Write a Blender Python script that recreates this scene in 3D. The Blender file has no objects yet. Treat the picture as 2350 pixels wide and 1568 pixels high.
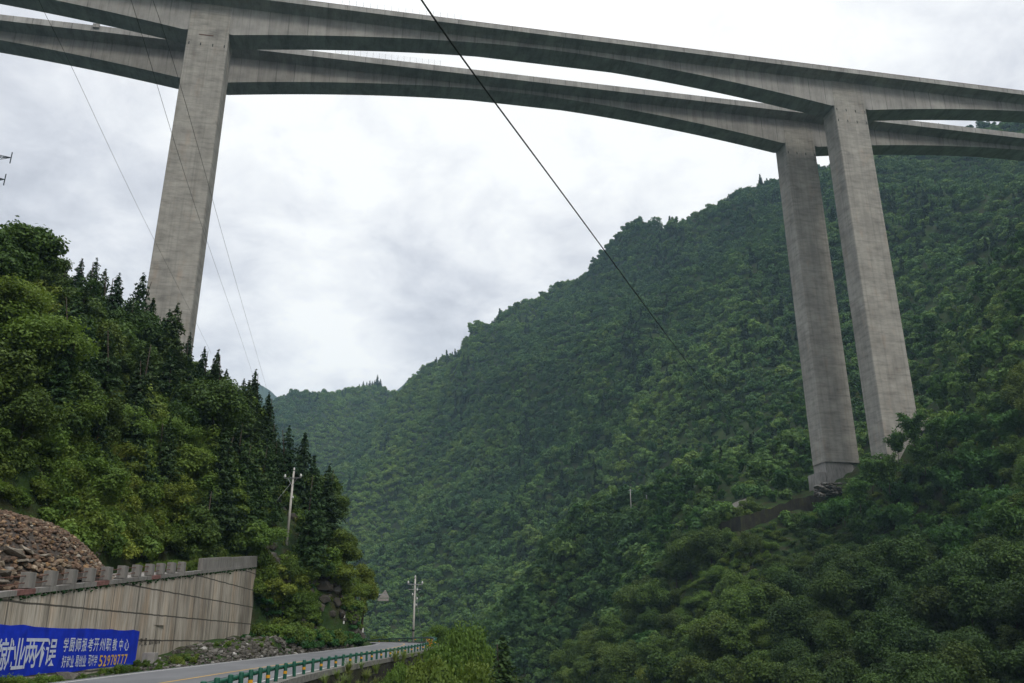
import bpy, bmesh, math, random
import numpy as np
from mathutils import Vector, Matrix, Euler
rng = np.random.default_rng(7); random.seed(7)
sc = bpy.context.scene
col = sc.collection
# ---------------------------------------------------------------- camera, sky, sun, exposure
PITCH = math.radians(19.6); CP, SP = math.cos(PITCH), math.sin(PITCH); FPX = 1942.0
cd = bpy.data.cameras.new('camera'); cam = bpy.data.objects.new('camera', cd); col.objects.link(cam)
cam.location = (0, 0, 0); cam.rotation_euler = (math.radians(90) + PITCH, 0, 0)
cd.sensor_width = 36.0; cd.lens = FPX / 2350 * 36; cd.clip_start = 0.2; cd.clip_end = 9000
sc.camera = cam
SUN_EL, SUN_AZ = math.radians(46), math.radians(145)      # azimuth clockwise from +Y
W = bpy.data.worlds.new('World'); sc.world = W; W.use_nodes = True
def build_world():
    nt = W.node_tree; nt.nodes.clear(); N = nt.nodes.new; L = nt.links.new
    out = N('ShaderNodeOutputWorld'); bg = N('ShaderNodeBackground'); bg.inputs['Strength'].default_value = SKY
    sky = N('ShaderNodeTexSky'); sky.sky_type = 'NISHITA'; sky.sun_disc = False
    sky.sun_elevation = SUN_EL; sky.sun_rotation = SUN_AZ
    tc = N('ShaderNodeTexCoord')
    def vm(op, a, b=None):
        n = N('ShaderNodeVectorMath'); n.operation = op; L(a, n.inputs[0])
        if b is not None:
            if hasattr(b, 'type'): L(b, n.inputs[1])
            else: n.inputs[1].default_value = b
        return n
    def m(op, a, b=0.0, c=0.0, cl=False):
        n = N('ShaderNodeMath'); n.operation = op; n.use_clamp = cl
        for i, x in enumerate((a, b, c)):
            if hasattr(x, 'type'): L(x, n.inputs[i])
            else: n.inputs[i].default_value = x
        return n.outputs[0]
    def noise(vec, s, d, r=.55, dist=0.0):
        n = N('ShaderNodeTexNoise'); n.inputs['Scale'].default_value = s; n.inputs['Detail'].default_value = d
        n.inputs['Roughness'].default_value = r; n.inputs['Distortion'].default_value = dist; L(vec, n.inputs['Vector']); return n.outputs['Fac']
    dirv = tc.outputs['Generated']
    # flat cloud layer: project the direction on a plane overhead so clouds shrink towards the horizon
    sep = N('ShaderNodeSeparateXYZ'); L(dirv, sep.inputs[0])
    zc = m('MAXIMUM', m('ADD', sep.outputs['Z'], .35), .12)
    comb = N('ShaderNodeCombineXYZ'); L(m('DIVIDE', sep.outputs['X'], zc), comb.inputs[0]); L(m('DIVIDE', sep.outputs['Y'], zc), comb.inputs[1])
    cv = comb.outputs[0]
    n1 = noise(cv, 2.9, 8, .56, .35); n2 = noise(cv, 8.0, 7, .6, .3)
    warp = m('ADD', m('MULTIPLY', m('SUBTRACT', n1, .5), 1.7), m('MULTIPLY', m('SUBTRACT', n2, .5), 1.2))
    def blob(u, v, r, k):
        x = (u - 1175) / FPX; up = (784 - v) / FPX
        d = Vector((x, CP - up * SP, SP + up * CP)).normalized()
        dd = vm('SUBTRACT', dirv, tuple(d)); ln = N('ShaderNodeVectorMath'); ln.operation = 'LENGTH'; L(dd.outputs[0], ln.inputs[0])
        q = m('DIVIDE', ln.outputs['Value'], r / FPX); return m('MULTIPLY', m('POWER', 2.718, m('MULTIPLY', m('MULTIPLY', q, q), -1)), k)
    tot = m('ADD', .56, warp)
    for b in BLOBS: tot = m('ADD', tot, blob(*b))
    rp = N('ShaderNodeValToRGB'); L(tot, rp.inputs[0]); e = rp.color_ramp.elements
    e[0].position = .12; e[0].color = (.52, .53, .58, 1); e[1].position = .98; e[1].color = (1.02, 1.02, 1.0, 1)
    x = e.new(.42); x.color = (.69, .70, .745, 1); x = e.new(.70); x.color = (.875, .88, .90, 1)
    zen = m('MULTIPLY', m('POWER', m('MAXIMUM', m('SUBTRACT', sep.outputs['Z'], .62), 0.0), 1.0), 3.6)   # overcast sky grows brighter overhead
    mul = N('ShaderNodeVectorMath'); mul.operation = 'SCALE'; L(rp.outputs[0], mul.inputs[0]); L(m('MULTIPLY', m('ADD', zen, 1.0), 1.08 / SKY), mul.inputs['Scale'])
    mix = N('ShaderNodeMix'); mix.data_type = 'RGBA'; mix.inputs[0].default_value = .96
    L(sky.outputs[0], mix.inputs[6]); L(mul.outputs[0], mix.inputs[7])
    low = N('ShaderNodeMix'); low.data_type = 'RGBA'; low.inputs[7].default_value = (.03 / SKY, .045 / SKY, .03 / SKY, 1)   # below the horizon: dark wooded land
    L(m('LESS_THAN', sep.outputs['Z'], 0.0), low.inputs[0]); L(mix.outputs[2], low.inputs[6]); L(low.outputs[2], bg.inputs['Color']); L(bg.outputs[0], out.inputs[0])
SKY = 0.10
BLOBS = [(800, 660, 150, .55), (760, 480, 260, .22), (700, 300, 300, .22), (1050, 480, 190, .22), (820, 560, 190, -.48), (1270, 440, 260, -.34), (960, 690, 150, -.42), (1020, 780, 110, -.15),
         (330, 480, 260, -.22), (100, 400, 300, -.12), (650, 720, 100, -.1), (1700, 40, 700, .45), (1300, 190, 350, .35), (2250, 120, 260, -.34), (1500, 400, 260, -.08), (700, 840, 160, .25), (1650, 380, 150, .2), (400, 130, 300, .1)]
build_world()
sd = bpy.data.lights.new('sun', 'SUN'); sd.energy = 1.5; sd.angle = math.radians(14); sd.color = (1, .95, .86)
sun = bpy.data.objects.new('sun', sd); col.objects.link(sun)
sun.location = (60, -60, 300)
sun.rotation_euler = Vector((math.sin(SUN_AZ) * math.cos(SUN_EL), math.cos(SUN_AZ) * math.cos(SUN_EL), math.sin(SUN_EL))).to_track_quat('Z', 'Y').to_euler()
sc.view_settings.view_transform = 'Standard'; sc.view_settings.look = 'None'; sc.view_settings.exposure = 0.1; sc.view_settings.gamma = 1.0
sc.view_settings.use_curve_mapping = False
sc.cycles.max_bounces = 6; sc.cycles.diffuse_bounces = 3; sc.cycles.transmission_bounces = 4; sc.cycles.transparent_max_bounces = 6
sc.cycles.volume_bounces = 0; sc.cycles.use_denoising = True
# ---------------------------------------------------------------- helpers
def P(u, v, Y):
    """world point at forward distance Y seen at (u, v) of the 2350 px wide frame"""
    x = (u - 1175) / FPX; up = (784 - v) / FPX; f = CP - up * SP; w = SP + up * CP
    return np.array([x / f * Y, Y, w / f * Y])
def tag(o, label=None, cat=None, group=None, kind=None):
    if label: o['label'] = label
    if cat: o['category'] = cat
    if group: o['group'] = group
    if kind: o['kind'] = kind
    return o
def empty(name, loc=(0, 0, 0), rz=0.0):
    o = bpy.data.objects.new(name, None); o.empty_display_size = .5; col.objects.link(o); o.location = loc; o.rotation_euler = (0, 0, rz); return o
def link(name, me, mat=None, parent=None, loc=None):
    o = bpy.data.objects.new(name, me); col.objects.link(o)
    if mat is not None and not me.materials: me.materials.append(mat)
    if parent is not None: o.parent = parent
    if loc is not None: o.location = loc
    return o
def mesh(name, V, Fq, attrs=None, smooth=False):
    """fast mesh from arrays; Fq may be an (n,3|4) array or a list of index lists"""
    me = bpy.data.meshes.new(name); V = np.asarray(V, np.float32).reshape(-1, 3)
    if isinstance(Fq, np.ndarray):
        n, k = Fq.shape; me.vertices.add(len(V)); me.vertices.foreach_set('co', V.ravel())
        me.loops.add(n * k); me.loops.foreach_set('vertex_index', Fq.astype(np.int32).ravel())
        me.polygons.add(n); me.polygons.foreach_set('loop_start', np.arange(0, n * k, k, dtype=np.int32))
        me.update(calc_edges=True)
    else:
        me.from_pydata(V.tolist(), [], Fq); n = len(Fq)
    if attrs:
        for nm, (dom, arr) in attrs.items():
            a = me.attributes.new(nm, 'FLOAT', dom); a.data.foreach_set('value', np.asarray(arr, np.float32))
    if smooth:
        me.polygons.foreach_set('use_smooth', np.ones(len(me.polygons), bool))
    me.validate(clean_customdata=False); return me
class MB:
    def __init__(s): s.v = []; s.f = []; s.t = []; s.cur = 0.5
    def add(s, V, F):
        b = len(s.v); s.v += [tuple(map(float, q)) for q in V]; s.f += [[b + i for i in f] for f in F]; s.t += [s.cur] * len(F)
    def box(s, x0, x1, y0, y1, z0, z1):
        s.add([(x0, y0, z0), (x1, y0, z0), (x1, y1, z0), (x0, y1, z0), (x0, y0, z1), (x1, y0, z1), (x1, y1, z1), (x0, y1, z1)],
              [(0, 3, 2, 1), (4, 5, 6, 7), (0, 1, 5, 4), (1, 2, 6, 5), (2, 3, 7, 6), (3, 0, 4, 7)])
    def bbox(s, x0, x1, y0, y1, z0, z1, b=.02):
        """box with bevelled vertical and top edges"""
        bm = bmesh.new(); bmesh.ops.create_cube(bm, size=1)
        for v in bm.verts: v.co = Vector(((x0 + x1) / 2 + v.co.x * (x1 - x0), (y0 + y1) / 2 + v.co.y * (y1 - y0), (z0 + z1) / 2 + v.co.z * (z1 - z0)))
        bmesh.ops.bevel(bm, geom=bm.edges[:], offset=b, segments=2, affect='EDGES', profile=.6)
        bm.verts.index_update(); s.add([v.co[:] for v in bm.verts], [[v.index for v in f.verts] for f in bm.faces]); bm.free()
    def tube(s, pts, r, n=8, caps=True):
        pts = [Vector(p) for p in pts]; rs = r if hasattr(r, '__len__') else [r] * len(pts); V = []; F = []
        for i, p in enumerate(pts):
            t = (pts[min(i + 1, len(pts) - 1)] - pts[max(i - 1, 0)]).normalized()
            a = t.orthogonal().normalized() if abs(t.z) > .95 else t.cross(Vector((0, 0, 1))).normalized(); b = t.cross(a)
            if abs(t.z) > .95: a = Vector((1, 0, 0)); b = t.cross(a).normalized(); a = b.cross(t)
            for k in range(n):
                q = 2 * math.pi * k / n; V.append(p + (a * math.cos(q) + b * math.sin(q)) * rs[i])
        for i in range(len(pts) - 1):
            for k in range(n): F.append((i * n + k, i * n + (k + 1) % n, (i + 1) * n + (k + 1) % n, (i + 1) * n + k))
        if caps: F.append(tuple(range(n - 1, -1, -1))); F.append(tuple((len(pts) - 1) * n + k for k in range(n)))
        s.add(V, F)
    def lathe(s, c, prof, n=12):
        V = []; F = []
        for (r, z) in prof:
            for k in range(n): q = 2 * math.pi * k / n; V.append((c[0] + r * math.cos(q), c[1] + r * math.sin(q), c[2] + z))
        for i in range(len(prof) - 1):
            for k in range(n): F.append((i * n + k, i * n + (k + 1) % n, (i + 1) * n + (k + 1) % n, (i + 1) * n + k))
        F.append(tuple(range(n - 1, -1, -1))); F.append(tuple((len(prof) - 1) * n + k for k in range(n))); s.add(V, F)
    def rock(s, c, r, rg, flat=1.0):
        bm = bmesh.new(); bmesh.ops.create_icosphere(bm, subdivisions=1, radius=1)
        sx, sy, sz = r * rg.uniform(.7, 1.3), r * rg.uniform(.6, 1.1), r * rg.uniform(.5, .9) * flat
        R = Euler((rg.uniform(-.4, .4), rg.uniform(-.4, .4), rg.uniform(0, 6.3))).to_matrix()
        for v in bm.verts:
            k = rg.uniform(.75, 1.15); q = v.co * k
            q = Vector((max(-.8, min(.8, q.x)) * sx, max(-.8, min(.8, q.y)) * sy, max(-.75, min(.75, q.z)) * sz)); v.co = R @ q + Vector(c)
        s.add([v.co[:] for v in bm.verts], [[v.index for v in f.verts] for f in bm.faces]); bm.free()
    def build(s, name, mat, parent=None, smooth=False, loc=None):
        me = mesh(name, s.v, s.f, {'tint': ('FACE', s.t)}, smooth); return link(name, me, mat, parent, loc)
def smooth_angle(o, deg=40):
    me = o.data
    me.polygons.foreach_set('use_smooth', np.ones(len(me.polygons), bool))
    try: me.set_sharp_from_angle(angle=math.radians(deg))
    except Exception: pass
# ---------------------------------------------------------------- materials
def newmat(name):
    m = bpy.data.materials.new(name); m.use_nodes = True; nt = m.node_tree; nt.nodes.clear()
    out = nt.nodes.new('ShaderNodeOutputMaterial'); b = nt.nodes.new('ShaderNodeBsdfPrincipled'); nt.links.new(b.outputs[0], out.inputs['Surface'])
    b.inputs['Specular IOR Level'].default_value = .25
    return m, nt, b, out
class NT:
    def __init__(s, nt): s.nt = nt; s.N = nt.nodes.new; s.L = nt.links.new
    def m(s, op, a, b=0.0, c=0.0, cl=False):
        n = s.N('ShaderNodeMath'); n.operation = op; n.use_clamp = cl
        for i, x in enumerate((a, b, c)):
            if hasattr(x, 'type'): s.L(x, n.inputs[i])
            else: n.inputs[i].default_value = x
        return n.outputs[0]
    def coord(s, which='Object', scale=(1, 1, 1)):
        t = s.N('ShaderNodeTexCoord'); mp = s.N('ShaderNodeMapping'); mp.inputs['Scale'].default_value = scale; s.L(t.outputs[which], mp.inputs[0]); return mp.outputs[0]
    def geo(s, scale=(1, 1, 1)):
        t = s.N('ShaderNodeNewGeometry'); mp = s.N('ShaderNodeMapping'); mp.inputs['Scale'].default_value = scale; s.L(t.outputs['Position'], mp.inputs[0]); return mp.outputs[0]
    def noise(s, v, sc=1.0, d=4, r=.55, dist=0.0):
        n = s.N('ShaderNodeTexNoise'); n.inputs['Scale'].default_value = sc; n.inputs['Detail'].default_value = d; n.inputs['Roughness'].default_value = r
        n.inputs['Distortion'].default_value = dist; s.L(v, n.inputs['Vector']); return n.outputs['Fac']
    def ramp(s, f, stops, interp='LINEAR'):
        r = s.N('ShaderNodeValToRGB'); s.L(f, r.inputs[0]); cr = r.color_ramp; cr.interpolation = interp
        while len(cr.elements) < len(stops): cr.elements.new(.5)
        for e, (p, c) in zip(cr.elements, stops): e.position = p; e.color = (c[0], c[1], c[2], 1) if hasattr(c, '__len__') else (c, c, c, 1)
        return r.outputs[0]
    def mix(s, f, a, b, mode='MIX'):
        n = s.N('ShaderNodeMix'); n.data_type = 'RGBA'; n.blend_type = mode
        for k, x in ((0, f), (6, a), (7, b)):
            if hasattr(x, 'type'): s.L(x, n.inputs[k])
            elif k == 0: n.inputs[k].default_value = x
            else: n.inputs[k].default_value = (*x, 1)
        return n.outputs[2]
    def attr(s, name, typ='GEOMETRY'):
        a = s.N('ShaderNodeAttribute'); a.attribute_type = typ; a.attribute_name = name; return a.outputs['Fac']
    def bump(s, b, h, strength=.4, dist=.05):
        n = s.N('ShaderNodeBump'); n.inputs['Strength'].default_value = strength; n.inputs['Distance'].default_value = dist; s.L(h, n.inputs['Height']); s.L(n.outputs[0], b.inputs['Normal'])
    def xyz(s, v):
        n = s.N('ShaderNodeSeparateXYZ'); s.L(v, n.inputs[0]); return n.outputs
    def line(s, x, period, width):
        """1 on thin lines every period, else 0"""
        f = s.m('FRACT', s.m('DIVIDE', x, period)); d = s.m('ABSOLUTE', s.m('SUBTRACT', f, .5)); return s.m('GREATER_THAN', d, .5 - width / period / 2)
def simple(name, c, rough=.7, var=.15, sc=6.0, metal=0.0, spec=.25, bump=.15):
    m, nt, b, o = newmat(name); g = NT(nt); v = g.coord('Object')
    n = g.noise(v, sc, 5, .6); lo = tuple(x * (1 - var) for x in c); hi = tuple(min(1, x * (1 + var)) for x in c)
    g.L(g.ramp(n, [(.3, lo), (.7, hi)]), b.inputs['Base Color']); b.inputs['Roughness'].default_value = rough; b.inputs['Metallic'].default_value = metal
    b.inputs['Specular IOR Level'].default_value = spec
    if bump: g.bump(b, g.noise(v, sc * 4, 4), bump, .01)
    return m
def foliage(name, stops, trans=.28, rough=.6, leafvar=.32, hue=.8):
    m, nt, b, out = newmat(name); g = NT(nt)
    inst = g.attr('tintv', 'INSTANCER'); leaf = g.attr('tint')
    f = g.m('ADD', g.m('MULTIPLY', inst, 1 - leafvar), g.m('MULTIPLY', leaf, leafvar), cl=True)
    c = g.ramp(f, stops); oi = g.N('ShaderNodeObjectInfo'); c = g.mix(hue, c, g.ramp(oi.outputs['Random'], [(0, (1.15, .97, .8)), (.3, (1, 1, 1)), (.6, (.92, 1.03, 1.0)), (.85, (.82, .98, 1.1)), (1, (1.22, 1.05, .85))]), 'MULTIPLY'); g.L(c, b.inputs['Base Color']); b.inputs['Roughness'].default_value = rough; b.inputs['Specular IOR Level'].default_value = .22
    t = g.N('ShaderNodeBsdfTranslucent'); g.L(g.mix(.5, c, (1.0, 1.0, .35), 'MULTIPLY'), t.inputs['Color'])
    mx = g.N('ShaderNodeMixShader'); mx.inputs[0].default_value = trans; g.L(b.outputs[0], mx.inputs[1]); g.L(t.outputs[0], mx.inputs[2]); g.L(mx.outputs[0], out.inputs['Surface'])
    return m
M = {}
def concrete(name, kind, base=(.30, .285, .255)):
    m, nt, b, o = newmat(name); g = NT(nt); v = g.coord('Object'); X = g.xyz(v)
    blot = g.noise(v, .18, 6, .6)
    dk = tuple(x * .72 for x in base); lt = tuple(x * 1.18 for x in base)
    c = g.ramp(blot, [(.3, dk), (.55, base), (.75, lt)])
    if kind == 'pier':
        cv = g.coord('Object', (.12, .12, .55)); hb = g.noise(cv, 1.6, 6, .68)
        c = g.mix(.85, c, g.ramp(hb, [(.32, .62), (.5, .97), (.72, 1.14)]), 'MULTIPLY')
        vs = g.noise(g.coord('Object', (1.3, 1.3, .03)), 1.0, 5, .6); c = g.mix(.75, c, g.ramp(vs, [(.3, .74), (.5, 1.0), (.7, 1.08)]), 'MULTIPLY')
        stn = g.noise(g.coord('Object', (.35, .35, .10)), 1.0, 4, .7); c = g.mix(.5, c, g.ramp(stn, [(.55, (1, 1, 1)), (.75, (1.02, .80, .66))]), 'MULTIPLY')
        ln = g.m('MAXIMUM', g.line(X[2], 6.0, .10), g.m('MULTIPLY', g.line(X[2], 1.5, .05), .25))
        c = g.mix(g.m('MULTIPLY', ln, g.m('MULTIPLY', hb, .75)), c, (.12, .115, .105))
    elif kind == 'girder':
        vs = g.noise(g.coord('Object', (.55, .15, .045)), 1.0, 6, .66); c = g.mix(.65, c, g.ramp(vs, [(.34, (.6, .59, .57)), (.5, (.97, .97, .96)), (.68, (1.14, 1.14, 1.15))]), 'MULTIPLY')
        rs = g.noise(g.coord('Object', (.9, .3, .02)), 1.0, 3, .7); c = g.mix(.45, c, g.ramp(rs, [(.62, (1, 1, 1)), (.76, (1.0, .8, .68))]), 'MULTIPLY')
        fine = g.noise(g.coord('Object', (3.5, 1, .12)), 1.0, 5, .7); c = g.mix(.55, c, g.ramp(fine, [(.35, .75), (.5, 1), (.7, 1.05)]), 'MULTIPLY')
        seg = g.m('FLOOR', g.m('DIVIDE', X[0], 5.4)); wn = g.N('ShaderNodeTexWhiteNoise'); wn.noise_dimensions = '1D'; g.L(seg, wn.inputs['W'])
        c = g.mix(.7, c, g.ramp(wn.outputs['Value'], [(0, .86), (1, 1.1)]), 'MULTIPLY')
        ln = g.line(X[0], 5.4, .26); gn = g.N('ShaderNodeNewGeometry'); nz = g.m('ABSOLUTE', g.xyz(gn.outputs['Normal'])[2]); vert = g.m('SUBTRACT', 1.0, g.m('MULTIPLY', nz, .75), 0, True)
        c = g.mix(g.m('MULTIPLY', g.m('MULTIPLY', ln, vert), g.m('MULTIPLY', g.ramp(fine, [(.4, 1), (.58, .1)]), .7)), c, (.07, .068, .064))
    elif kind == 'wall':
        vs = g.noise(g.coord('Object', (1.1, 1.1, .06)), 1.6, 7, .72); c = g.mix(1.0, c, g.ramp(vs, [(.30, (.42, .41, .39)), (.44, (.82, .80, .77)), (.55, (1.0, .985, .96)), (.70, (1.2, 1.2, 1.2))]), 'MULTIPLY')
        v2 = g.noise(g.coord('Object', (5, 5, .22)), 1.6, 5, .7); c = g.mix(.85, c, g.ramp(v2, [(.34, .42), (.50, 1.0), (.7, 1.18)]), 'MULTIPLY'); v3 = g.noise(g.coord('Object', (.16, .16, .04)), 1.6, 5, .6); c = g.mix(.8, c, g.ramp(v3, [(.36, .5), (.5, 1.0), (.65, 1.12)]), 'MULTIPLY')
        r2 = g.noise(g.coord('Object', (.5, .5, .12)), 1.6, 4, .6); c = g.mix(.6, c, g.ramp(r2, [(.5, (1, 1, 1)), (.7, (1.05, .84, .66))]), 'MULTIPLY')
        wob = g.m('ADD', X[2], g.m('MULTIPLY', g.noise(g.coord('Object', (.6, .6, .6)), 1, 3), .12))
        hl = g.line(wob, 1.72, .10); vl = g.line(X[1], 4.4, .14)
        c = g.mix(g.m('MULTIPLY', g.m('MAXIMUM', hl, g.m('MULTIPLY', vl, .75)), .9), c, (.045, .042, .036))
        ws = g.m('MULTIPLY', g.m('SUBTRACT', 1, g.m('FRACT', g.m('DIVIDE', wob, -1.72))), 1.0)
    if kind in ('plain',):
        vs = g.noise(g.coord('Object', (2.5, 2.5, .5)), 1.0, 6, .7); c = g.mix(.9, c, g.ramp(vs, [(.3, .5), (.5, .95), (.7, 1.15)]), 'MULTIPLY')
    g.L(c, b.inputs['Base Color']); b.inputs['Roughness'].default_value = .88; b.inputs['Specular IOR Level'].default_value = .15
    g.bump(b, g.noise(g.coord('Object', (1, 1, 1)), 3.0 if kind in ('pier', 'girder') else 14.0, 6, .7), .25, .06 if kind in ('pier', 'girder') else .02)
    return m
M['pier'] = concrete('pier_concrete', 'pier', (.33, .312, .278)); M['girder'] = concrete('girder_concrete', 'girder', (.35, .335, .312))
M['wallc'] = concrete('retaining_wall_concrete', 'wall', (.41, .375, .325)); M['conc'] = concrete('weathered_concrete', 'plain', (.30, .285, .265))
M['parapet'] = concrete('parapet_concrete', 'girder', (.36, .35, .33))
M['darkc'] = simple('hole_shade_and_black_paint', (.02, .02, .018), .95); M['rust'] = simple('rusty_steel', (.11, .055, .04), .8, .4, 9)  # darkc: black paint, also the painted shade of the pier holes
M['steel'] = simple('galvanised_steel', (.32, .33, .33), .5, .15, 8, .6); M['cable'] = simple('cable_black', (.02, .022, .02), .6, .2)
M['green'] = simple('green_guardrail_paint', (.006, .075, .046), .42, .35, 3, 0, .5); M['yellow'] = simple('yellow_reflective_band', (.62, .30, .02), .5, .15, 12)
M['porc'] = simple('white_porcelain', (.62, .62, .60), .25, .05, 6, 0, .5); M['pole'] = concrete('spun_concrete_pole', 'plain', (.48, .46, .42))
M['white'] = simple('white_road_paint', (.55, .55, .52), .7, .22, 5); M['ypaint'] = simple('yellow_road_paint', (.60, .36, .06), .7, .2, 5)
M['banner'] = simple('blue_wall_paint', (.006, .028, .42), .75, .3, 1.2, 0, .15); M['btext'] = simple('pale_letter_paint', (.50, .54, .66), .8, .14, 3)
M['ytext'] = simple('yellow_letter_paint', (.62, .38, .05), .8, .15, 3); M['ink'] = simple('black_ink', (.05, .045, .04), .9, .4, 9)
M['tower'] = simple('lattice_steel', (.03, .045, .05), .6, .2, 4); M['bark'] = simple('bark', (.045, .035, .026), .9, .35, 5, bump=.5)
M['signback'] = simple('grey_sign_back', (.30, .28, .26), .6, .2, 5); M['redpaint'] = simple('faded_red_paint', (.17, .085, .075), .8, .4, 3)
GB = lambda *a: a
M['leaf'] = foliage('broadleaf_foliage', [(0, (.020, .042, .011)), (.35, (.056, .100, .018)), (.65, (.110, .168, .028)), (1, (.20, .26, .045))])
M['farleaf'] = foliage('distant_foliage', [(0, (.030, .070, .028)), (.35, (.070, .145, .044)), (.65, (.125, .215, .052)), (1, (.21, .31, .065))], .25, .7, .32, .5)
M['conifer'] = foliage('conifer_foliage', [(0, (.014, .034, .011)), (.5, (.032, .068, .018)), (1, (.072, .118, .030))], .2)
M['bamboo'] = foliage('bamboo_foliage', [(0, (.028, .072, .016)), (.5, (.060, .140, .028)), (1, (.125, .225, .045))], .34)
M['shrub'] = foliage('shrub_foliage', [(0, (.045, .078, .014)), (.4, (.100, .160, .026)), (.75, (.165, .240, .042)), (1, (.26, .32, .065))], .38)
M['grass'] = foliage('tall_grass', [(0, (.07, .10, .02)), (.5, (.14, .20, .045)), (1, (.28, .30, .11))], .35)
M['ivy'] = foliage('creeper_foliage', [(0, (.014, .045, .012)), (.6, (.03, .10, .022)), (1, (.06, .16, .035))], .25)
def ground_mat():
    m, nt, b, o = newmat('hillside_undergrowth'); g = NT(nt); v = g.geo((1, 1, 1))
    n = g.noise(v, .05, 8, .62); n2 = g.noise(v, .9, 6, .7); n3 = g.noise(v, .35, 4, .6)
    c = g.ramp(n, [(.35, (.016, .034, .011)), (.55, (.030, .055, .014)), (.7, (.05, .075, .02))])
    c = g.mix(g.m('MULTIPLY', g.ramp(n3, [(.48, 0), (.62, 1)]), .55), c, (.05, .036, .024)); c = g.mix(.7, c, g.ramp(n2, [(.3, .45), (.6, 1.25)]), 'MULTIPLY')
    g.L(c, b.inputs['Base Color']); b.inputs['Roughness'].default_value = .95; b.inputs['Specular IOR Level'].default_value = .1; g.bump(b, n2, .8, .5); return m
M['ground'] = ground_mat()
def road_mat():
    m, nt, b, o = newmat('asphalt'); g = NT(nt); v = g.geo((1, .35, 1)); n = g.noise(v, .5, 6, .6); n2 = g.noise(g.geo(), 30, 3, .7)
    c = g.ramp(n, [(.35, (.105, .108, .115)), (.65, (.155, .158, .165))]); c = g.mix(.4, c, g.ramp(n2, [(.3, .7), (.7, 1.2)]), 'MULTIPLY')
    g.L(c, b.inputs['Base Color']); b.inputs['Roughness'].default_value = .62; b.inputs['Specular IOR Level'].default_value = .35; g.bump(b, n2, .3, .004); return m
M['road'] = road_mat()
def water_mat():
    m, nt, b, o = newmat('river_water'); g = NT(nt); b.inputs['Base Color'].default_value = (.02, .035, .028, 1); b.inputs['Roughness'].default_value = .12
    b.inputs['Specular IOR Level'].default_value = .5; g.bump(b, g.noise(g.geo((1, .5, 1)), .8, 5, .6), .35, .15); return m
M['water'] = water_mat()
def rubble_mat(name, stops):
    m, nt, b, o = newmat(name); g = NT(nt); t = g.attr('tint'); c = g.ramp(t, stops, 'LINEAR'); n = g.noise(g.geo(), 7, 5, .7)
    c = g.mix(.8, c, g.ramp(n, [(.3, .55), (.6, 1.15)]), 'MULTIPLY'); g.L(c, b.inputs['Base Color']); b.inputs['Roughness'].default_value = .85; g.bump(b, n, .5, .03); return m
M['rubble'] = rubble_mat('reddish_rubble', [(0, (.06, .050, .042)), (.25, (.12, .078, .055)), (.5, (.155, .100, .066)), (.72, (.16, .135, .10)), (.88, (.27, .16, .075)), (1, (.38, .35, .29))])
M['postc'] = concrete('old_post_concrete', 'plain', (.21, .20, .185))
M['slabc'] = simple('old_grey_concrete', (.15, .14, .12), .9, .35, 3)
M['kerbc'] = simple('stained_kerb_concrete', (.17, .165, .15), .9, .4, 4)
M['rock'] = rubble_mat('dark_rock', [(0, (.035, .032, .026)), (.5, (.085, .078, .065)), (.85, (.16, .15, .135)), (1, (.34, .33, .31))])
M['slab'] = rubble_mat('flat_slab_stone', [(0, (.06, .052, .042)), (.6, (.13, .115, .095)), (1, (.24, .21, .17))])
M['mosswall'] = None
def moss_mat():
    m, nt, b, o = newmat('mossy_masonry'); g = NT(nt); v = g.geo((1, 1, .35)); n = g.noise(v, 1.1, 7, .7); n2 = g.noise(g.geo(), 3, 5, .7)
    c = g.ramp(n, [(.3, (.008, .008, .006)), (.5, (.022, .019, .013)), (.62, (.032, .036, .012)), (.78, (.07, .066, .056))]); c = g.mix(.6, c, g.ramp(n2, [(.3, .5), (.7, 1.3)]), 'MULTIPLY')
    g.L(c, b.inputs['Base Color']); b.inputs['Roughness'].default_value = .9; g.bump(b, n2, .7, .1); return m
M['mosswall'] = moss_mat()
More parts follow.
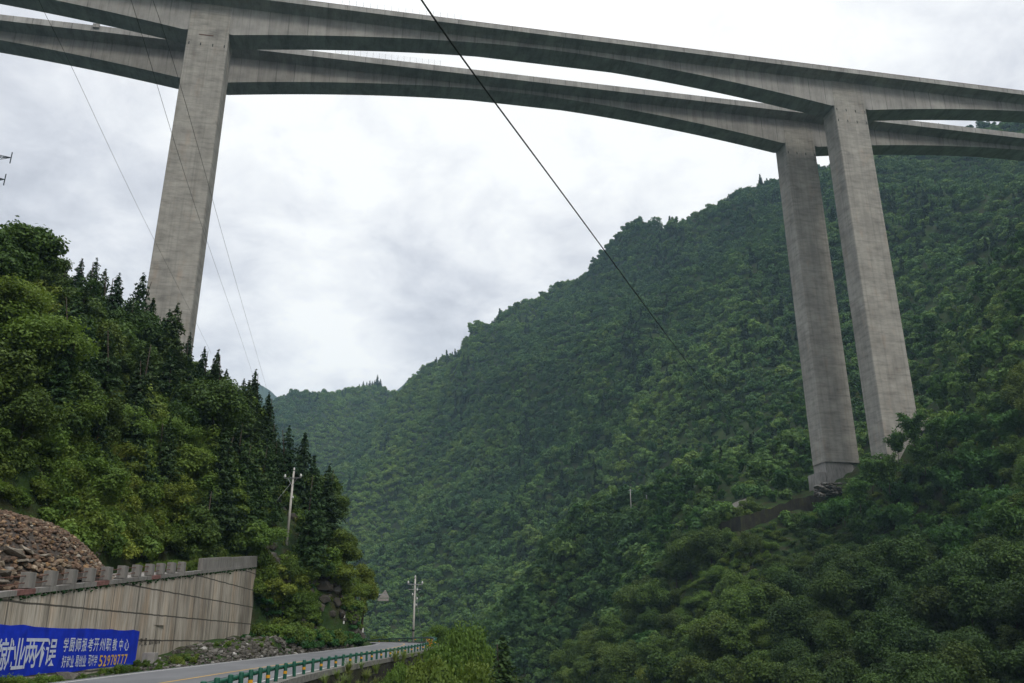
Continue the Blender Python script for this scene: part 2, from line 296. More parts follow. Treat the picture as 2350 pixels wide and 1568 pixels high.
# ---------------------------------------------------------------- terrain heights
def ctl(u,v,Y,dz=0):
    p=P(u,v,Y); return (p[0],p[1],p[2]-dz)
CT=[(30,40,-17),(28,60,-17),(25,120,-17),(20,200,-17),(18,330,-18),(14,400,-18),(8,440,-17),(-60,520,-17),(-130,560,-17),(-230,600,-17),
 (0,60,-30),(0,150,-30),(-10,250,-30),(-60,0,-35),(-60,150,-40),(-110,300,-35),(-220,400,-30),(-350,450,-25),(-400,250,-40),(-400,0,-40),(0,-60,-30),(60,-60,-5),(140,-60,60),
 ctl(2350,1568,105,9),ctl(2100,1568,115,8),ctl(1800,1568,140,8),ctl(1500,1568,200,6),
 ctl(2350,1350,130,9),ctl(2350,1100,170,9),ctl(2350,900,205,9),ctl(2350,720,250,8),ctl(2000,1350,160,9),ctl(1700,1400,190,7),ctl(1500,1400,240,7),
 ctl(2150,1150,200,9),
 (99,252,41),(108,262,45),(84,250,38),(103,230,44),(112,234,47),ctl(1690,1170,262,2),ctl(1550,1240,258,3),ctl(1850,1190,250,1),
 ctl(1500,1170,300,5),ctl(1300,1250,340,7),ctl(1150,1400,380,7),ctl(1650,1080,330,6),ctl(2200,880,285,5),ctl(2120,800,330,6),
 (220,300,150),(260,200,170),(200,100,110),(330,330,240),
 ctl(1720,430,790,8),ctl(1560,485,830,8),ctl(1390,580,880,8),ctl(1280,660,900,8),ctl(1200,700,910,8),ctl(1130,740,935,8),ctl(1095,812,960,8),ctl(985,842,1050,8),ctl(927,908,1130,20),ctl(955,886,1100,20),ctl(900,918,1200,18),
 ctl(865,876,1250,9),ctl(830,876,1260,9),ctl(790,885,1300,7),ctl(700,905,1330,7),ctl(640,928,1350,7),ctl(560,960,1400,7),ctl(300,1000,1400,7),
 ctl(1850,390,760,8),ctl(2250,300,700,8),ctl(2000,330,730,8),ctl(2350,310,680,8),ctl(2500,300,650,8),
 ctl(2100,600,450,8),ctl(2350,500,430,8),ctl(1900,700,480,8),ctl(1700,800,520,8),ctl(1500,900,560,8),ctl(1300,1000,600,8),ctl(1150,1150,600,8),ctl(1000,1200,640,8),ctl(950,1350,600,8),ctl(880,1450,590,6),
 ctl(1700,1000,400,7),ctl(1500,1050,430,7),
 ctl(700,1100,950,8),ctl(800,1000,1080,8),ctl(600,1200,850,8),ctl(850,1150,800,8),
 (300,1100,300),(0,1300,250),(500,900,380),(500,500,380),(500,200,330),(-300,1700,250),(-600,1500,260),(-600,900,120)]
CT=np.array(CT,float)
def _phi(r2): 
    return np.where(r2>1e-9, r2*np.log(np.maximum(r2,1e-9)),0)*0.5
def fit(C,lam=2.0):
    S=100.0; X=C[:,:2]/S; n=len(X)
    d=((X[:,None]-X[None])**2).sum(-1)
    K=_phi(d)+lam*1e-3*np.eye(n); Q=np.c_[np.ones(n),X]
    M=np.zeros((n+3,n+3)); M[:n,:n]=K; M[:n,n:]=Q; M[n:,:n]=Q.T
    w=np.linalg.solve(M,np.r_[C[:,2],0,0,0]); return X,w
TX,TW=fit(CT)
def tps(x,y):
    p=np.stack([np.ravel(x),np.ravel(y)],-1)/100.0; out=np.empty(len(p)); n=len(TX)
    for i in range(0,len(p),20000):
        q=p[i:i+20000]; d=((q[:,None]-TX[None])**2).sum(-1)
        out[i:i+20000]=_phi(d)@TW[:n]+TW[n]+q@TW[n+1:]
    return out.reshape(np.shape(x))
def vnoise(x,y,s,seed=0):
    x=np.asarray(x)/s+seed*17.3; y=np.asarray(y)/s-seed*9.1
    xi=np.floor(x).astype(np.int64); yi=np.floor(y).astype(np.int64); fx=x-xi; fy=y-yi
    def h(a,b):
        n=(a*374761393+b*668265263+seed*1442695)&0xffffffff; n=((n^(n>>13))*1274126177)&0xffffffff
        return ((n^(n>>16))&0xffff)/65535.0*2-1
    fx=fx*fx*(3-2*fx); fy=fy*fy*(3-2*fy)
    return (h(xi,yi)*(1-fx)+h(xi+1,yi)*fx)*(1-fy)+(h(xi,yi+1)*(1-fx)+h(xi+1,yi+1)*fx)*fy
def wall_x(y): return -21.1-0.0717*y
def ledge_z(y): return 2.0+0.108*(y-41.5)
RY=[-60,0,20,41,57,77,97,110,118,126,140,160]; RZ=[-2.4,-1.8,-1.68,-1.63,-1.46,-1.18,-0.78,-.25,.1,.1,.0,-.4]
def road_z(y): return np.interp(y,RY,RZ)
# outer (river side) and inner edges of the road, as polylines
OUT=[(0,-60),(-4.2,-5),(-6.0,10),(-7.85,21.6),(-8.8,27),(-9.9,34.5),(-10.75,41),(-11.0,48),(-11.2,57),(-11.0,67),(-10.6,77),(-10.2,87),(-9.8,97),(-9.5,106),(-9.6,112),(-10.6,118),(-13,123.5),(-17.5,128.5),(-24,132),(-34,135.5),(-50,140)]
INN=[(-9,-60),(-14,-5),(-16,10),(-18,25),(-19.2,34),(-19.8,41),(-20.1,46),(-20.3,51),(-20.4,60),(-20.4,68),(-20.2,77),(-19.6,86),(-18.6,94),(-16.9,101),(-16.0,106),(-16.3,110.5),(-18.2,114),(-22,117),(-29,120),(-38,124),(-52,129)]
def foot_x(y): return np.interp(y,[-200,95,99,104,108,112,115,120,126,134,150,200,300],[wall_x(-200),wall_x(95),-26.5,-21.5,-18.6,-19.2,-22.5,-32,-47,-74,-120,-220,-400])
def inner_x(y): return np.interp(y,[q[1] for q in INN],[q[0] for q in INN])
def outer_x(y): return np.interp(y,[q[1] for q in OUT],[q[0] for q in OUT])
def left(x,y):
    d=foot_x(y)-x
    L=np.where(y<95,ledge_z(y)-.25,np.interp(y,[95,99,104,112],[5.5,2.6,.9,.3]))
    off=np.interp(y,[0,60,70,84,95,99],[11,10,7,6.5,1,0.0])
    dd=np.maximum(d-off,0)
    h=L+6.9*np.sqrt(dd+.25)-3.4
    h=h-5.5*np.exp(-(((x+29)/6.5)**2+((y-108)/7)**2))
    h=h+5.0*np.exp(-(((x+38)/9)**2+((y-115)/7)**2))
    n=(vnoise(x,y,17,3)*2.6+vnoise(x,y,7,4)*1.2)*np.clip(dd/8,0,1)
    h=np.where(dd>0,np.maximum(h,L)+n,L)
    # the ramp behind the wall sits 1 m behind its face
    return np.where(d>np.where(y<95,.45,0),h,-40)
def bankh(y): return np.interp(y,[52,58,64,72,82,92,100,110,118],[0,.15,.6,1.2,1.6,1.8,1.6,1.0,.3])
def H(x,y,raw=False):
    x=np.asarray(x,float); y=np.asarray(y,float)
    t=tps(x,y); dist=np.hypot(x,y)
    amp=np.clip((t+17)/60,0,1)
    bm=np.exp(-((x+270)/260)**2-((y-1300)/260)**2)
    fo=1-2*np.abs(vnoise(x+.8*y,(y-.8*x)*.45,95,71)); fo2=1-2*np.abs(vnoise(x+.5*y,(y-.5*x)*.5,38,72))
    t=t+amp*(vnoise(x,y,130,1)*10+vnoise(x,y,62,2)*11+vnoise(x,y,19,5)*3.0+(fo-.62)*25*np.clip((dist-330)/200,0,1)+(fo2-.65)*13)*np.clip(dist/500,.25,1)*(1-.75*bm)-bm*2-np.exp(-(((x+165)/45)**2+((y-1170)/90)**2))*6+np.clip((x-180)/150,0,1)*np.clip((y-600)/100,0,1)*4
    rx=outer_x(y); ix=inner_x(y); rz=road_z(y)
    keep=np.clip((14-y)/14,0,1)
    drop=np.where(x<rx+.45, .35, 4.8+np.maximum(x-rx-1.5,0)*.95)*(1-keep)+.35*keep
    bank=rz-drop+np.where(x>rx+1.5,vnoise(x,y,5,7)*.7,0)*(1-keep)
    up=np.clip((ix-.35-x)/1.3,0,1)*bankh(y)
    bank=np.where(x<ix, rz-.25+up+ vnoise(x,y,2.2,9)*.18*up, bank)
    lim=np.where(x>-16, 126.0, 126+(-16-x)*.35)
    bank=np.where(y>lim+8, bank-(y-lim-8)*1.4, bank)
    z=np.maximum(np.maximum(t,left(x,y)),bank)
    return np.maximum(z,-19)
D_N = 16.8755
HAZE = 0.00015
# ---------------------------------------------------------------- ground sheet
def build_ground():
    a = np.concatenate([np.linspace(-1.6, -.75, 40)[:-1], np.linspace(-.75, .75, 420), np.linspace(.75, 1.6, 40)[1:]])
    r = np.concatenate([[-60, -20, 0, 10], np.exp(np.linspace(math.log(16), math.log(1500), 430)), [1700, 2100, 2800, 4000]])
    A, R = np.meshgrid(a, r); X = A * np.maximum(R, 60) ; Y = R
    near = R < 60; X = np.where(near, A * 60, X)
    Z = H(X.ravel(), Y.ravel()).reshape(X.shape)
    Z = np.where(R > 1500, np.interp(R, [1500, 2800], [1, .2]) * Z, Z)
    nr, nc = X.shape; V = np.stack([X, Y, Z], -1).reshape(-1, 3)
    i = np.arange(nr * nc).reshape(nr, nc); F = np.stack([i[:-1, :-1], i[:-1, 1:], i[1:, 1:], i[1:, :-1]], -1).reshape(-1, 4)
    o = link('terrain', mesh('terrain', V, F, None, True), M['ground']); tag(o, 'steep forested gorge slopes and banks on both sides of the river', kind='structure')
build_ground()
def far_hill(name, pts, thick, label):
    """distant mountain ridge as a solid mass behind the gorge"""
    V = []; F = []; n = len(pts); rg = np.random.default_rng(3)
    us = np.interp(np.linspace(0, n - 1, 90), range(n), [p[0] for p in pts]); vs = np.interp(np.linspace(0, n - 1, 90), range(n), [p[1] for p in pts])
    Y = pts[0][2]; K = 12
    for j in range(90):
        top = P(us[j], vs[j], Y)
        for k in range(K * 2 + 1):
            t = (k - K) / K; z = top[2] + 160 + (-160 - (top[2] + 160) * (1 - (1 - abs(t)) ** .9)) if False else (top[2] - (top[2] + 40) * abs(t) ** .85)
            y = Y + t * thick; x = top[0] * (1 + t * .06)
            nz = (vnoise(x, y, 160, 11) * 28 + vnoise(x, y, 45, 12) * 10 + vnoise(x, y, 14, 13) * 5) * (1 if k != K else .25)
            V.append((x, y, max(-20, z + float(nz))))
    w = 2 * K + 1
    for j in range(89):
        for k in range(w - 1): F.append((j * w + k, (j + 1) * w + k, (j + 1) * w + k + 1, j * w + k + 1))
    o = link(name, mesh(name, V, np.array(F), None, True), M['ground']); tag(o, label, kind='structure')
far_hill('hill', [(520, 930, 2600), (560, 890, 2600), (592, 884, 2600), (615, 895, 2600), (648, 922, 2600), (680, 960, 2600), (760, 1040, 2600)], 700, 'small blue hazy peak behind the dark spruce ridge')
far_hill('hill', [(840, 980, 2800), (880, 925, 2800), (905, 900, 2800), (940, 868, 2800), (985, 845, 2800), (1030, 834, 2800), (1080, 850, 2800), (1150, 900, 2800)], 700, 'blue hazy mountain in the notch of the valley')
w = link('river', mesh('river', [(-400, -60, -15.5), (120, -60, -15.5), (120, 700, -15.5), (-400, 700, -15.5)], [(0, 1, 2, 3)]), M['water']); tag(w, 'dark river at the bottom of the gorge', kind='structure')
def rear_slopes():
    """the gorge continues behind the camera"""
    xs = np.concatenate([np.linspace(-900, -60, 40), np.linspace(-50, 90, 30), np.linspace(100, 900, 40)]); ys = np.linspace(-1500, -60, 60); X, Y = np.meshgrid(xs, ys); c = 20 + vnoise(Y * 0 + 1, Y, 400, 61) * 60 * np.clip((-60 - Y) / 300, 0, 1)
    d = np.abs(X - c); Z = -17 + np.maximum(d - 22, 0) * .62; Z = np.minimum(Z, 300 + .1 * d) + (vnoise(X, Y, 120, 62) * 16 + vnoise(X, Y, 40, 63) * 8) * np.clip(d / 120, 0, 1)
    Z = np.where((X < -3) & (X > -40) & (Y > -140), np.minimum(np.maximum(Z, -2.9), -2.9), Z)
    nr, nc = X.shape; i = np.arange(nr * nc).reshape(nr, nc); F = np.stack([i[:-1, :-1], i[:-1, 1:], i[1:, 1:], i[1:, :-1]], -1).reshape(-1, 4)
    o = link('hill', mesh('hill', np.stack([X, Y, Z], -1).reshape(-1, 3), F, None, True), M['ground']); tag(o, 'wooded slopes of the gorge behind the viewpoint', kind='structure')
rear_slopes()
# ---------------------------------------------------------------- road with painted lines
def resample(poly, n):
    p = np.array(poly, float); d = np.r_[0, np.cumsum(np.hypot(*np.diff(p, axis=0).T))]
    # smooth through Catmull style interpolation
    t = np.linspace(0, d[-1], n); x = np.interp(t, d, p[:, 0]); y = np.interp(t, d, p[:, 1])
    k = np.array([1, 2, 3, 2, 1.]) / 9
    for _ in range(3):
        x[2:-2] = np.convolve(x, k, 'valid'); y[2:-2] = np.convolve(y, k, 'valid')
    return np.stack([x, y], -1)
RO = resample(OUT, 220); RI = resample(INN, 220)
def rz2(p): return float(road_z(p[1]))
def strip(name, a, b, dz, mat, label, par=None):
    """sheet between fractions a and b of the road width (0 inner, 1 outer)"""
    V = []; F = []
    for i in range(220):
        z = (rz2(RO[i]) + rz2(RI[i])) / 2
        for k in range(5):
            t = (a if not hasattr(a, '__len__') else a[i]) + ((b if not hasattr(b, '__len__') else b[i]) - (a if not hasattr(a, '__len__') else a[i])) * k / 4
            q = RI[i] * (1 - t) + RO[i] * t; V.append((q[0], q[1], z + dz))
    for i in range(219):
        for k in range(4): F.append((i * 5 + k, i * 5 + k + 1, (i + 1) * 5 + k + 1, (i + 1) * 5 + k))
    o = link(name, mesh(name, V, np.array(F), None, True), mat, par); tag(o, label, kind='structure'); return o
strip('road', -.02, 1.0, 0.0, M['road'], 'grey asphalt road curving left around the hill foot')
Wd = np.hypot(*(RO - RI).T)
strip('edge_line', .35 / Wd, .50 / Wd, .006, M['white'], 'white edge line along the hill side of the road')
strip('edge_line', 1 - .75 / Wd, 1 - .60 / Wd, .006, M['white'], 'white edge line beside the green guardrail')
strip('centre_line', .5 - .08 / Wd, .5 + .08 / Wd, .006, M['ypaint'], 'yellow centre line of the road')
V = []; F = []
ys = np.linspace(20, 97, 60)
for y in ys:
    x = wall_x(y); z = float(ledge_z(y)) + .06
    off = float(np.interp(y, [60, 70, 84, 95, 97], [9.5, 8, 6.0, 2, 1]))
    V += [(x - .5, y, z), (x - .5 - off, y, z)]
for i in range(59): F.append((2 * i, 2 * i + 2, 2 * i + 3, 2 * i + 1))
o = link('ramp_road', mesh('ramp_road', V, F), M['conc']); tag(o, 'pale concrete ramp behind the balustrade', kind='structure')
# ---------------------------------------------------------------- retaining wall with the painted advertisement
wall = empty('retaining_wall', (wall_x(60), 60, -1.5)); tag(wall, 'tall streaked concrete retaining wall beside the road, painted blue at its near end', 'wall')
WO = Vector((wall_x(60), 60, -1.5))
def wallpt(y, z, out=0.0): return (wall_x(y) + out - WO.x, y - WO.y, z - WO.z)
def build_wall():
    b = MB(); ys = list(np.linspace(16, 95.4, 30)) ; F = []
    V = []
    for y in ys:
        zb = float(road_z(y)) - .9; zt = float(ledge_z(y))
        V += [wallpt(y, zb, .12), wallpt(y, zt, 0), wallpt(y, zt, -1.1), wallpt(y, zb, -1.1)]
    n = len(ys)
    for i in range(n - 1):
        for k in range(3): F.append((4 * i + k, 4 * i + 4 + k, 4 * i + 5 + k, 4 * i + k + 1))
    F.append((0, 1, 2, 3)); F.append((4 * n - 1, 4 * n - 2, 4 * n - 3, 4 * n - 4)); b.add(V, F); b.build('wall_body', M['wallc'], wall)
    # projecting ledge (kerb) with worn red blocks and moss beneath
    b = MB(); yy = 22.0; k = 0
    red = MB()
    while yy < 94.5:
        L = 1.9; tgt = red if (k % 5 in (1,) and yy < 70) else b
        y0, y1 = yy, min(yy + L - .02, 95.2)
        V = []
        for y in (y0, y1):
            z = float(ledge_z(y)); V += [wallpt(y, z + .002, .10), wallpt(y, z + .26, .10), wallpt(y, z + .26, -.45), wallpt(y, z + .002, -.45)]
        tgt.add(V, [(0, 4, 5, 1), (1, 5, 6, 2), (2, 6, 7, 3), (3, 7, 4, 0), (0, 1, 2, 3), (7, 6, 5, 4)]); yy += L; k += 1
    b.build('ledge', M['postc'], wall); red.build('painted_kerb', M['redpaint'], wall)
    b = MB(); rg = np.random.default_rng(5)
    for i in range(420):
        y = rg.uniform(24, 95); z = float(ledge_z(y)) - abs(rg.normal(0, .10)); q = wallpt(y, z, .03); b.cur = rg.uniform(0, 1)
        b.rock(q, rg.uniform(.05, .16), rg, .8)
    b.build('moss', M['ivy'], wall)
    # solid parapet at the far end
    b = MB()
    for (y0, y1, dz, o2) in ((74.6, 84.0, .98, .02), (84.03, 95.3, .92, .05)):
        V = []
        for y in (y0, y1):
            z = float(ledge_z(y)) + .26; V += [wallpt(y, z, o2), wallpt(y, z + dz, o2), wallpt(y, z + dz, -.40), wallpt(y, z, -.40)]
        b.add(V, [(0, 4, 5, 1), (1, 5, 6, 2), (2, 6, 7, 3), (3, 7, 4, 0), (0, 1, 2, 3), (7, 6, 5, 4)])
    b.build('parapet', M['postc'], wall)
build_wall()
def wall_hit(u, v, out=0.0):
    """photo pixel (4096 frame) on the wall plane -> (y, z)"""
    u = u / 4096 * 2350; v = v / 4096 * 2350
    q = P(u, v, 1.0); y = (-21.1 + out) / (q[0] + .0717); return y, q[2] * y
def wall_patch(name, quad, mat, out, nx=24, nz=3, wob=.0):
    """quad: bl, br, tr, tl as (y, z)"""
    V = []; F = []; rg = np.random.default_rng(9)
    for i in range(nx + 1):
        for k in range(nz + 1):
            s = i / nx; t = k / nz
            y = (quad[0][0] * (1 - s) + quad[1][0] * s) * (1 - t) + (quad[3][0] * (1 - s) + quad[2][0] * s) * t
            z = (quad[0][1] * (1 - s) + quad[1][1] * s) * (1 - t) + (quad[3][1] * (1 - s) + quad[2][1] * s) * t
            if k in (0, nz): z += rg.normal(0, wob)
            zb = float(road_z(y)) - .9; zt = float(ledge_z(y)); bat = .12 * max(0, min(1, (zt - z) / (zt - zb)))
            V.append(wallpt(y, z, out + bat))
    for i in range(nx):
        for k in range(nz): a = i * (nz + 1) + k; F.append((a, a + nz + 1, a + nz + 2, a + 1))
    return link(name, mesh(name, V, F), mat, wall)
yl, zl = wall_hit(0, 2502); yr, zr = wall_hit(555, 2524)
zt1 = zl; zt2 = zr
y0b = 30.0; zt0 = zt1 + (zt1 - zt2) / (yr - yl) * (yl - y0b)
bn = wall_patch('painted_banner', [(y0b, -1.75), (yr - .2, float(road_z(yr)) + .05), (yr, zr), (y0b, zt1 + .02)], M['banner'], .012, 24, 3, .03)
tag(bn, 'bright blue painted advertisement with pale and yellow letters')
def char_mesh(txt):
    cu = bpy.data.curves.new('glyph', 'FONT'); cu.body = txt; cu.size = 1.0; cu.resolution_u = 2; cu.fill_mode = 'FRONT' if hasattr(cu, 'fill_mode') else None
    cu.offset = 0.012
    o = bpy.data.objects.new('glyph', cu); col.objects.link(o); dg = bpy.context.evaluated_depsgraph_get(); dg.update()
    me = bpy.data.meshes.new_from_object(o.evaluated_get(dg)); bpy.data.objects.remove(o); bpy.data.curves.remove(cu)
    V = np.array([v.co[:] for v in me.vertices]); F = [list(p.vertices) for p in me.polygons]; bpy.data.meshes.remove(me); return V, F
def lettering(items, mat, name, out=.03, label=None):
    """items: (char, u0, u1, v_top_at_u0, v_bot_at_u0, v_top_at_u1, v_bot_at_u1) in 4096 px; each glyph is fitted on the wall there"""
    b = MB()
    for (ch, u0, u1, a0, b0, a1, b1) in items:
        V, F = char_mesh(ch)
        if not len(V): continue
        mn = V.min(0); mx = V.max(0); s = (V[:, 0] - mn[0]) / max(1e-6, mx[0] - mn[0]); t = (V[:, 1] - mn[1]) / max(1e-6, mx[1] - mn[1])
        yA, zA1 = wall_hit(u0, a0, out); _, zA0 = wall_hit(u0, b0, out); yB, zB1 = wall_hit(u1, a1, out); _, zB0 = wall_hit(u1, b1, out)
        pts = []
        for ss, tt in zip(s, t):
            y = yA + (yB - yA) * ss; z = (zA0 + (zB0 - zA0) * ss) * (1 - tt) + (zA1 + (zB1 - zA1) * ss) * tt
            zb = float(road_z(y)) - .9; zt = float(ledge_z(y)); bat = .12 * max(0, min(1, (zt - z) / (zt - zb)))
            pts.append(wallpt(y, z, out + bat))
        b.add(pts, F)
    o = b.build(name, mat, wall if name == 'graffiti' else bn)
    if label: tag(o, label)
    return o
def c3(x, y): return x / 3.357, 2480 + y / 3.357
def row(text, xs, top, bot, mat, name, label=None):
    """xs: (x0,x1) of each glyph in crop units; top/bot: (y at first x, y at last x)"""
    X0 = xs[0][0]; X1 = xs[-1][1]; it = []
    for ch, (a, b_) in zip(text, xs):
        f = lambda q, tb: tb[0] + (tb[1] - tb[0]) * (q - X0) / (X1 - X0)
        ua, _ = c3(a, 0); ub, _ = c3(b_, 0)
        it.append((ch, ua, ub, c3(0, f(a, top))[1], c3(0, f(a, bot))[1], c3(0, f(b_, top))[1], c3(0, f(b_, bot))[1]))
    return lettering(it, mat, name, label=label)
row('升学就业两不误', [(-330, -160), (-140, 38), (30, 200), (195, 352), (348, 512), (500, 645), (628, 768)], (238, 250), (720, 610), M['btext'], 'lettering')
row('学厨师报考开州职教中心', [(855, 918), (935, 1003), (1018, 1088), (1100, 1165), (1180, 1248), (1258, 1325), (1340, 1408), (1422, 1488), (1508, 1568), (1598, 1645), (1668, 1728)], (240, 255), (428, 412), M['btext'], 'lettering')
row('好就业易创业可升学', [(822, 880), (886, 935), (938, 984), (1003, 1048), (1053, 1098), (1103, 1148), (1175, 1212), (1215, 1253), (1255, 1296)], (480, 470), (642, 612), M['btext'], 'lettering')
row('52978777', [(1322, 1368), (1380, 1418), (1430, 1468), (1480, 1514), (1520, 1554), (1566, 1600), (1615, 1648), (1658, 1698)], (476, 460), (628, 590), M['ytext'], 'lettering')
g_ = []
row('改梁', [(1872, 1918), (1930, 1968)], (242, 240), (345, 345), M['ink'], 'graffiti')
row('136771371', [(1998 + i * 16, 2009 + i * 16) for i in range(9)], (262, 268), (330, 318), M['ink'], 'graffiti')
# ---------------------------------------------------------------- balustrade on the ledge
bal = empty('balustrade', (wall_x(57), 57, float(ledge_z(57)) + .26)); tag(bal, 'weathered concrete block balustrade with thin rusty rails on top of the wall', 'railing')
ys_b = [37.6, 40.1] + [wall_hit(u / 2.136, 2300)[0] for u in (285, 470, 640, 795, 940, 1072, 1192, 1300, 1392, 1482, 1568)]
BO = bal.location.copy()
for y in ys_b:
    b = MB(); x = wall_x(y) - .22; z = float(ledge_z(y)) + .255; rg = np.random.default_rng(int(y * 10))
    b.bbox(-.24, .24, -.34, .34, 0, .80, .025)
    o = b.build('post', M['postc'], bal); o.location = (x - BO.x, y - BO.y, z - BO.z); o.rotation_euler = (rg.normal(0, .012), rg.normal(0, .012), rg.normal(.04, .03))
for hz in (.30, .64):
    b = MB(); rg = np.random.default_rng(int(hz * 100))
    for y0, y1 in zip(ys_b[:-1], ys_b[1:]):
        pts = [(wall_x(y) - .22 - BO.x, y - BO.y, float(ledge_z(y)) + .26 + hz - BO.z + sg) for y, sg in ((y0 + .2, 0), ((y0 + y1) / 2, -abs(rg.normal(0, .05))), (y1 - .2, 0))]
        b.tube(pts, .028, 6)
    b.build('rail', M['rust'], bal)
# ---------------------------------------------------------------- rubble heap on the ramp
def pile_h(x, y):
    cx, cy = -33.7, 53.0
    ex = (x - cx) / 8.3; ey = (y - cy) / 13.0; r = np.sqrt(ex * ex + ey * ey)
    return 3.4 + 4.0 * np.clip(1 - r ** 4.2, -.4, 1) - np.clip((y - 50) / 16, 0, 1) * .8 + vnoise(x, y, 2.0, 21) * .18
def build_pile():
    n = 60; V = []; F = []
    xs = np.linspace(-42, -25.6, n); ysn = np.linspace(40, 66, n)
    for y in ysn:
        for x in xs: V.append((x, y, max(float(pile_h(x, y)) - .10, 1.2)))
    for i in range(n - 1):
        for k in range(n - 1): F.append((i * n + k, i * n + k + 1, (i + 1) * n + k + 1, (i + 1) * n + k))
    core = link('rubble_heap', mesh('rubble_heap', V, np.array(F)), M['rubble']); tag(core, 'heap of reddish broken stone piled behind the balustrade', 'rubble', kind='stuff')
    rg = np.random.default_rng(31); b = MB(); cnt = 0
    while cnt < 7600:
        x = rg.uniform(-40, -25.9); y = rg.uniform(40, 65.6); h = float(pile_h(x, y))
        if h < 2.6: continue
        facing = (x > -36.5) or h > 6.2
        if not facing: continue
        b.cur = float(np.clip(rg.beta(2, 2.2), 0, 1)); low = h < 4.4
        r = rg.uniform(.10, .22) if not low else rg.uniform(.16, .34)
        if rg.random() < .05: b.cur = rg.uniform(.85, 1)
        b.rock((x, y, h + rg.uniform(-.08, .06)), r, rg); cnt += 1
    st = b.build('loose_stones', M['rubble'], core)
    b = MB()
    for i in range(150):
        y = rg.uniform(42, 63); x = -27.0 - rg.uniform(-.6, 2.2); h = rg.uniform(3.4, 5.0); b.cur = rg.uniform(.1, 1)
        h = min(h, float(pile_h(x, y)) + .15)
        b.rock((x, y, h), rg.uniform(.35, .75), rg, .32)
    b.build('flat_slabs', M['slab'], core)
build_pile()
b = MB(); b.cur = .5
for (y0, y1, x, zt) in ((36.0, 51.5, -26.6, 1.15),):
    for k in range(6):
        ya = y0 + (y1 - y0) * k / 6; yb = y0 + (y1 - y0) * (k + 1) / 6 - .03; zz = float(ledge_z((ya + yb) / 2))
        b.bbox(x - .4 + .02 * (k % 2), x + .02 * (k % 3), ya, yb, zz - .1, zz + zt + .05 * (k % 2), .04)
o = b.build('low_wall', M['conc']); tag(o, 'low stained concrete wall holding back the rubble heap', 'wall')
# stones and dry-stone face along the road foot
def build_bank():
    rg = np.random.default_rng(77); b = MB()
    for i in range(1500):
        y = rg.uniform(56, 100) ; s = rg.random(); ix = float(inner_x(y)); bh = float(bankh(y))
        x = ix - .25 - s ** 1.3 * 1.7 if rg.random() < .75 else ix - rg.uniform(1.5, 5.0)
        if x < wall_x(y) + .3 and y < 96: continue
        z = float(H(np.array([x]), np.array([y]))[0]); b.cur = float(np.clip(rg.normal(.42, .25), 0, 1))
        b.rock((x, y, z + .05), rg.uniform(.08, .34) * (1.15 if bh > .8 else .7), rg)
    for i in range(260):
        y = rg.uniform(30, 60); x = float(inner_x(y)) - rg.uniform(.3, 3.6)
        if x < wall_x(y) + .25: continue
        z = float(H(np.array([x]), np.array([y]))[0]); b.cur = rg.uniform(.1, .7); b.rock((x, y, z), rg.uniform(.05, .22), rg, .7)
    for (y, dx, r) in ((46, 3.3, .55), (48.5, 3.0, .7), (50.2, 3.2, .45), (41, 3.2, .6)):
        x = wall_x(y) + .8; z = float(road_z(y)) - .2; b.cur = .6; b.rock((x, y, z), r, rg, .7)
    o = b.build('roadside_rubble', M['rock']); tag(o, 'loose grey stones and dry-stone face along the foot of the wall', 'rubble', kind='stuff')
build_bank()
b = MB(); b.bbox(-.4, .4, -.45, .45, 0, .85, .04); o = b.build('concrete_block', M['conc'], None, False, (wall_x(62) + .9, 61.5, float(road_z(63)) - .1)); o.rotation_euler = (0, 0, .1)
tag(o, 'pale concrete block standing in the stones at the wall foot', 'block')
# ---------------------------------------------------------------- guardrail along the river side
def out_curve():
    p = RO; d = np.r_[0, np.cumsum(np.hypot(*np.diff(p, axis=0).T))]; return p, d
RP, RD = out_curve()
def outp(s, off=0.0):
    x = np.interp(s, RD, RP[:, 0]); y = np.interp(s, RD, RP[:, 1]); x2 = np.interp(s + .5, RD, RP[:, 0]); y2 = np.interp(s + .5, RD, RP[:, 1]); x1 = np.interp(s - .5, RD, RP[:, 0]); y1 = np.interp(s - .5, RD, RP[:, 1])
    t = np.array([x2 - x1, y2 - y1]); t /= np.hypot(*t); nrm = np.array([t[1], -t[0]])
    return x + nrm[0] * off, y + nrm[1] * off, float(road_z(y)), math.atan2(t[1], t[0])
S0 = float(np.interp(14, RP[:200, 1], RD[:200])); S1 = RD[-1] - 2
gr = empty('guardrail', (-11, 57, -1.46)); tag(gr, 'long green steel guardrail with closely spaced round posts and yellow bands', 'guardrail')
GO = np.array([-11, 57, -1.46])
def gz(s, x, y):   # banked verge: the far arc sinks behind the crest
    return float(road_z(y)) - float(np.interp(x, [-40, -26, -17, -12], [.9, .55, .1, 0])) * (1 if y > 118 else 0)
pts = []
for s in np.linspace(S0, S1, 150):
    x, y, z, a = outp(s, .10); pts.append((x - GO[0], y - GO[1], gz(s, x, y) + .56 - GO[2]))
b = MB(); b.tube(pts, .085, 8); b.build('tube_rail', M['green'], gr, True)
b = MB(); b.tube([(p[0] - .12, p[1], p[2] + .03) for p in pts], .05, 6); b.build('backing_rail', M['tower'], gr, True)
s = S0; k = 0
post_me = None; band_me = None
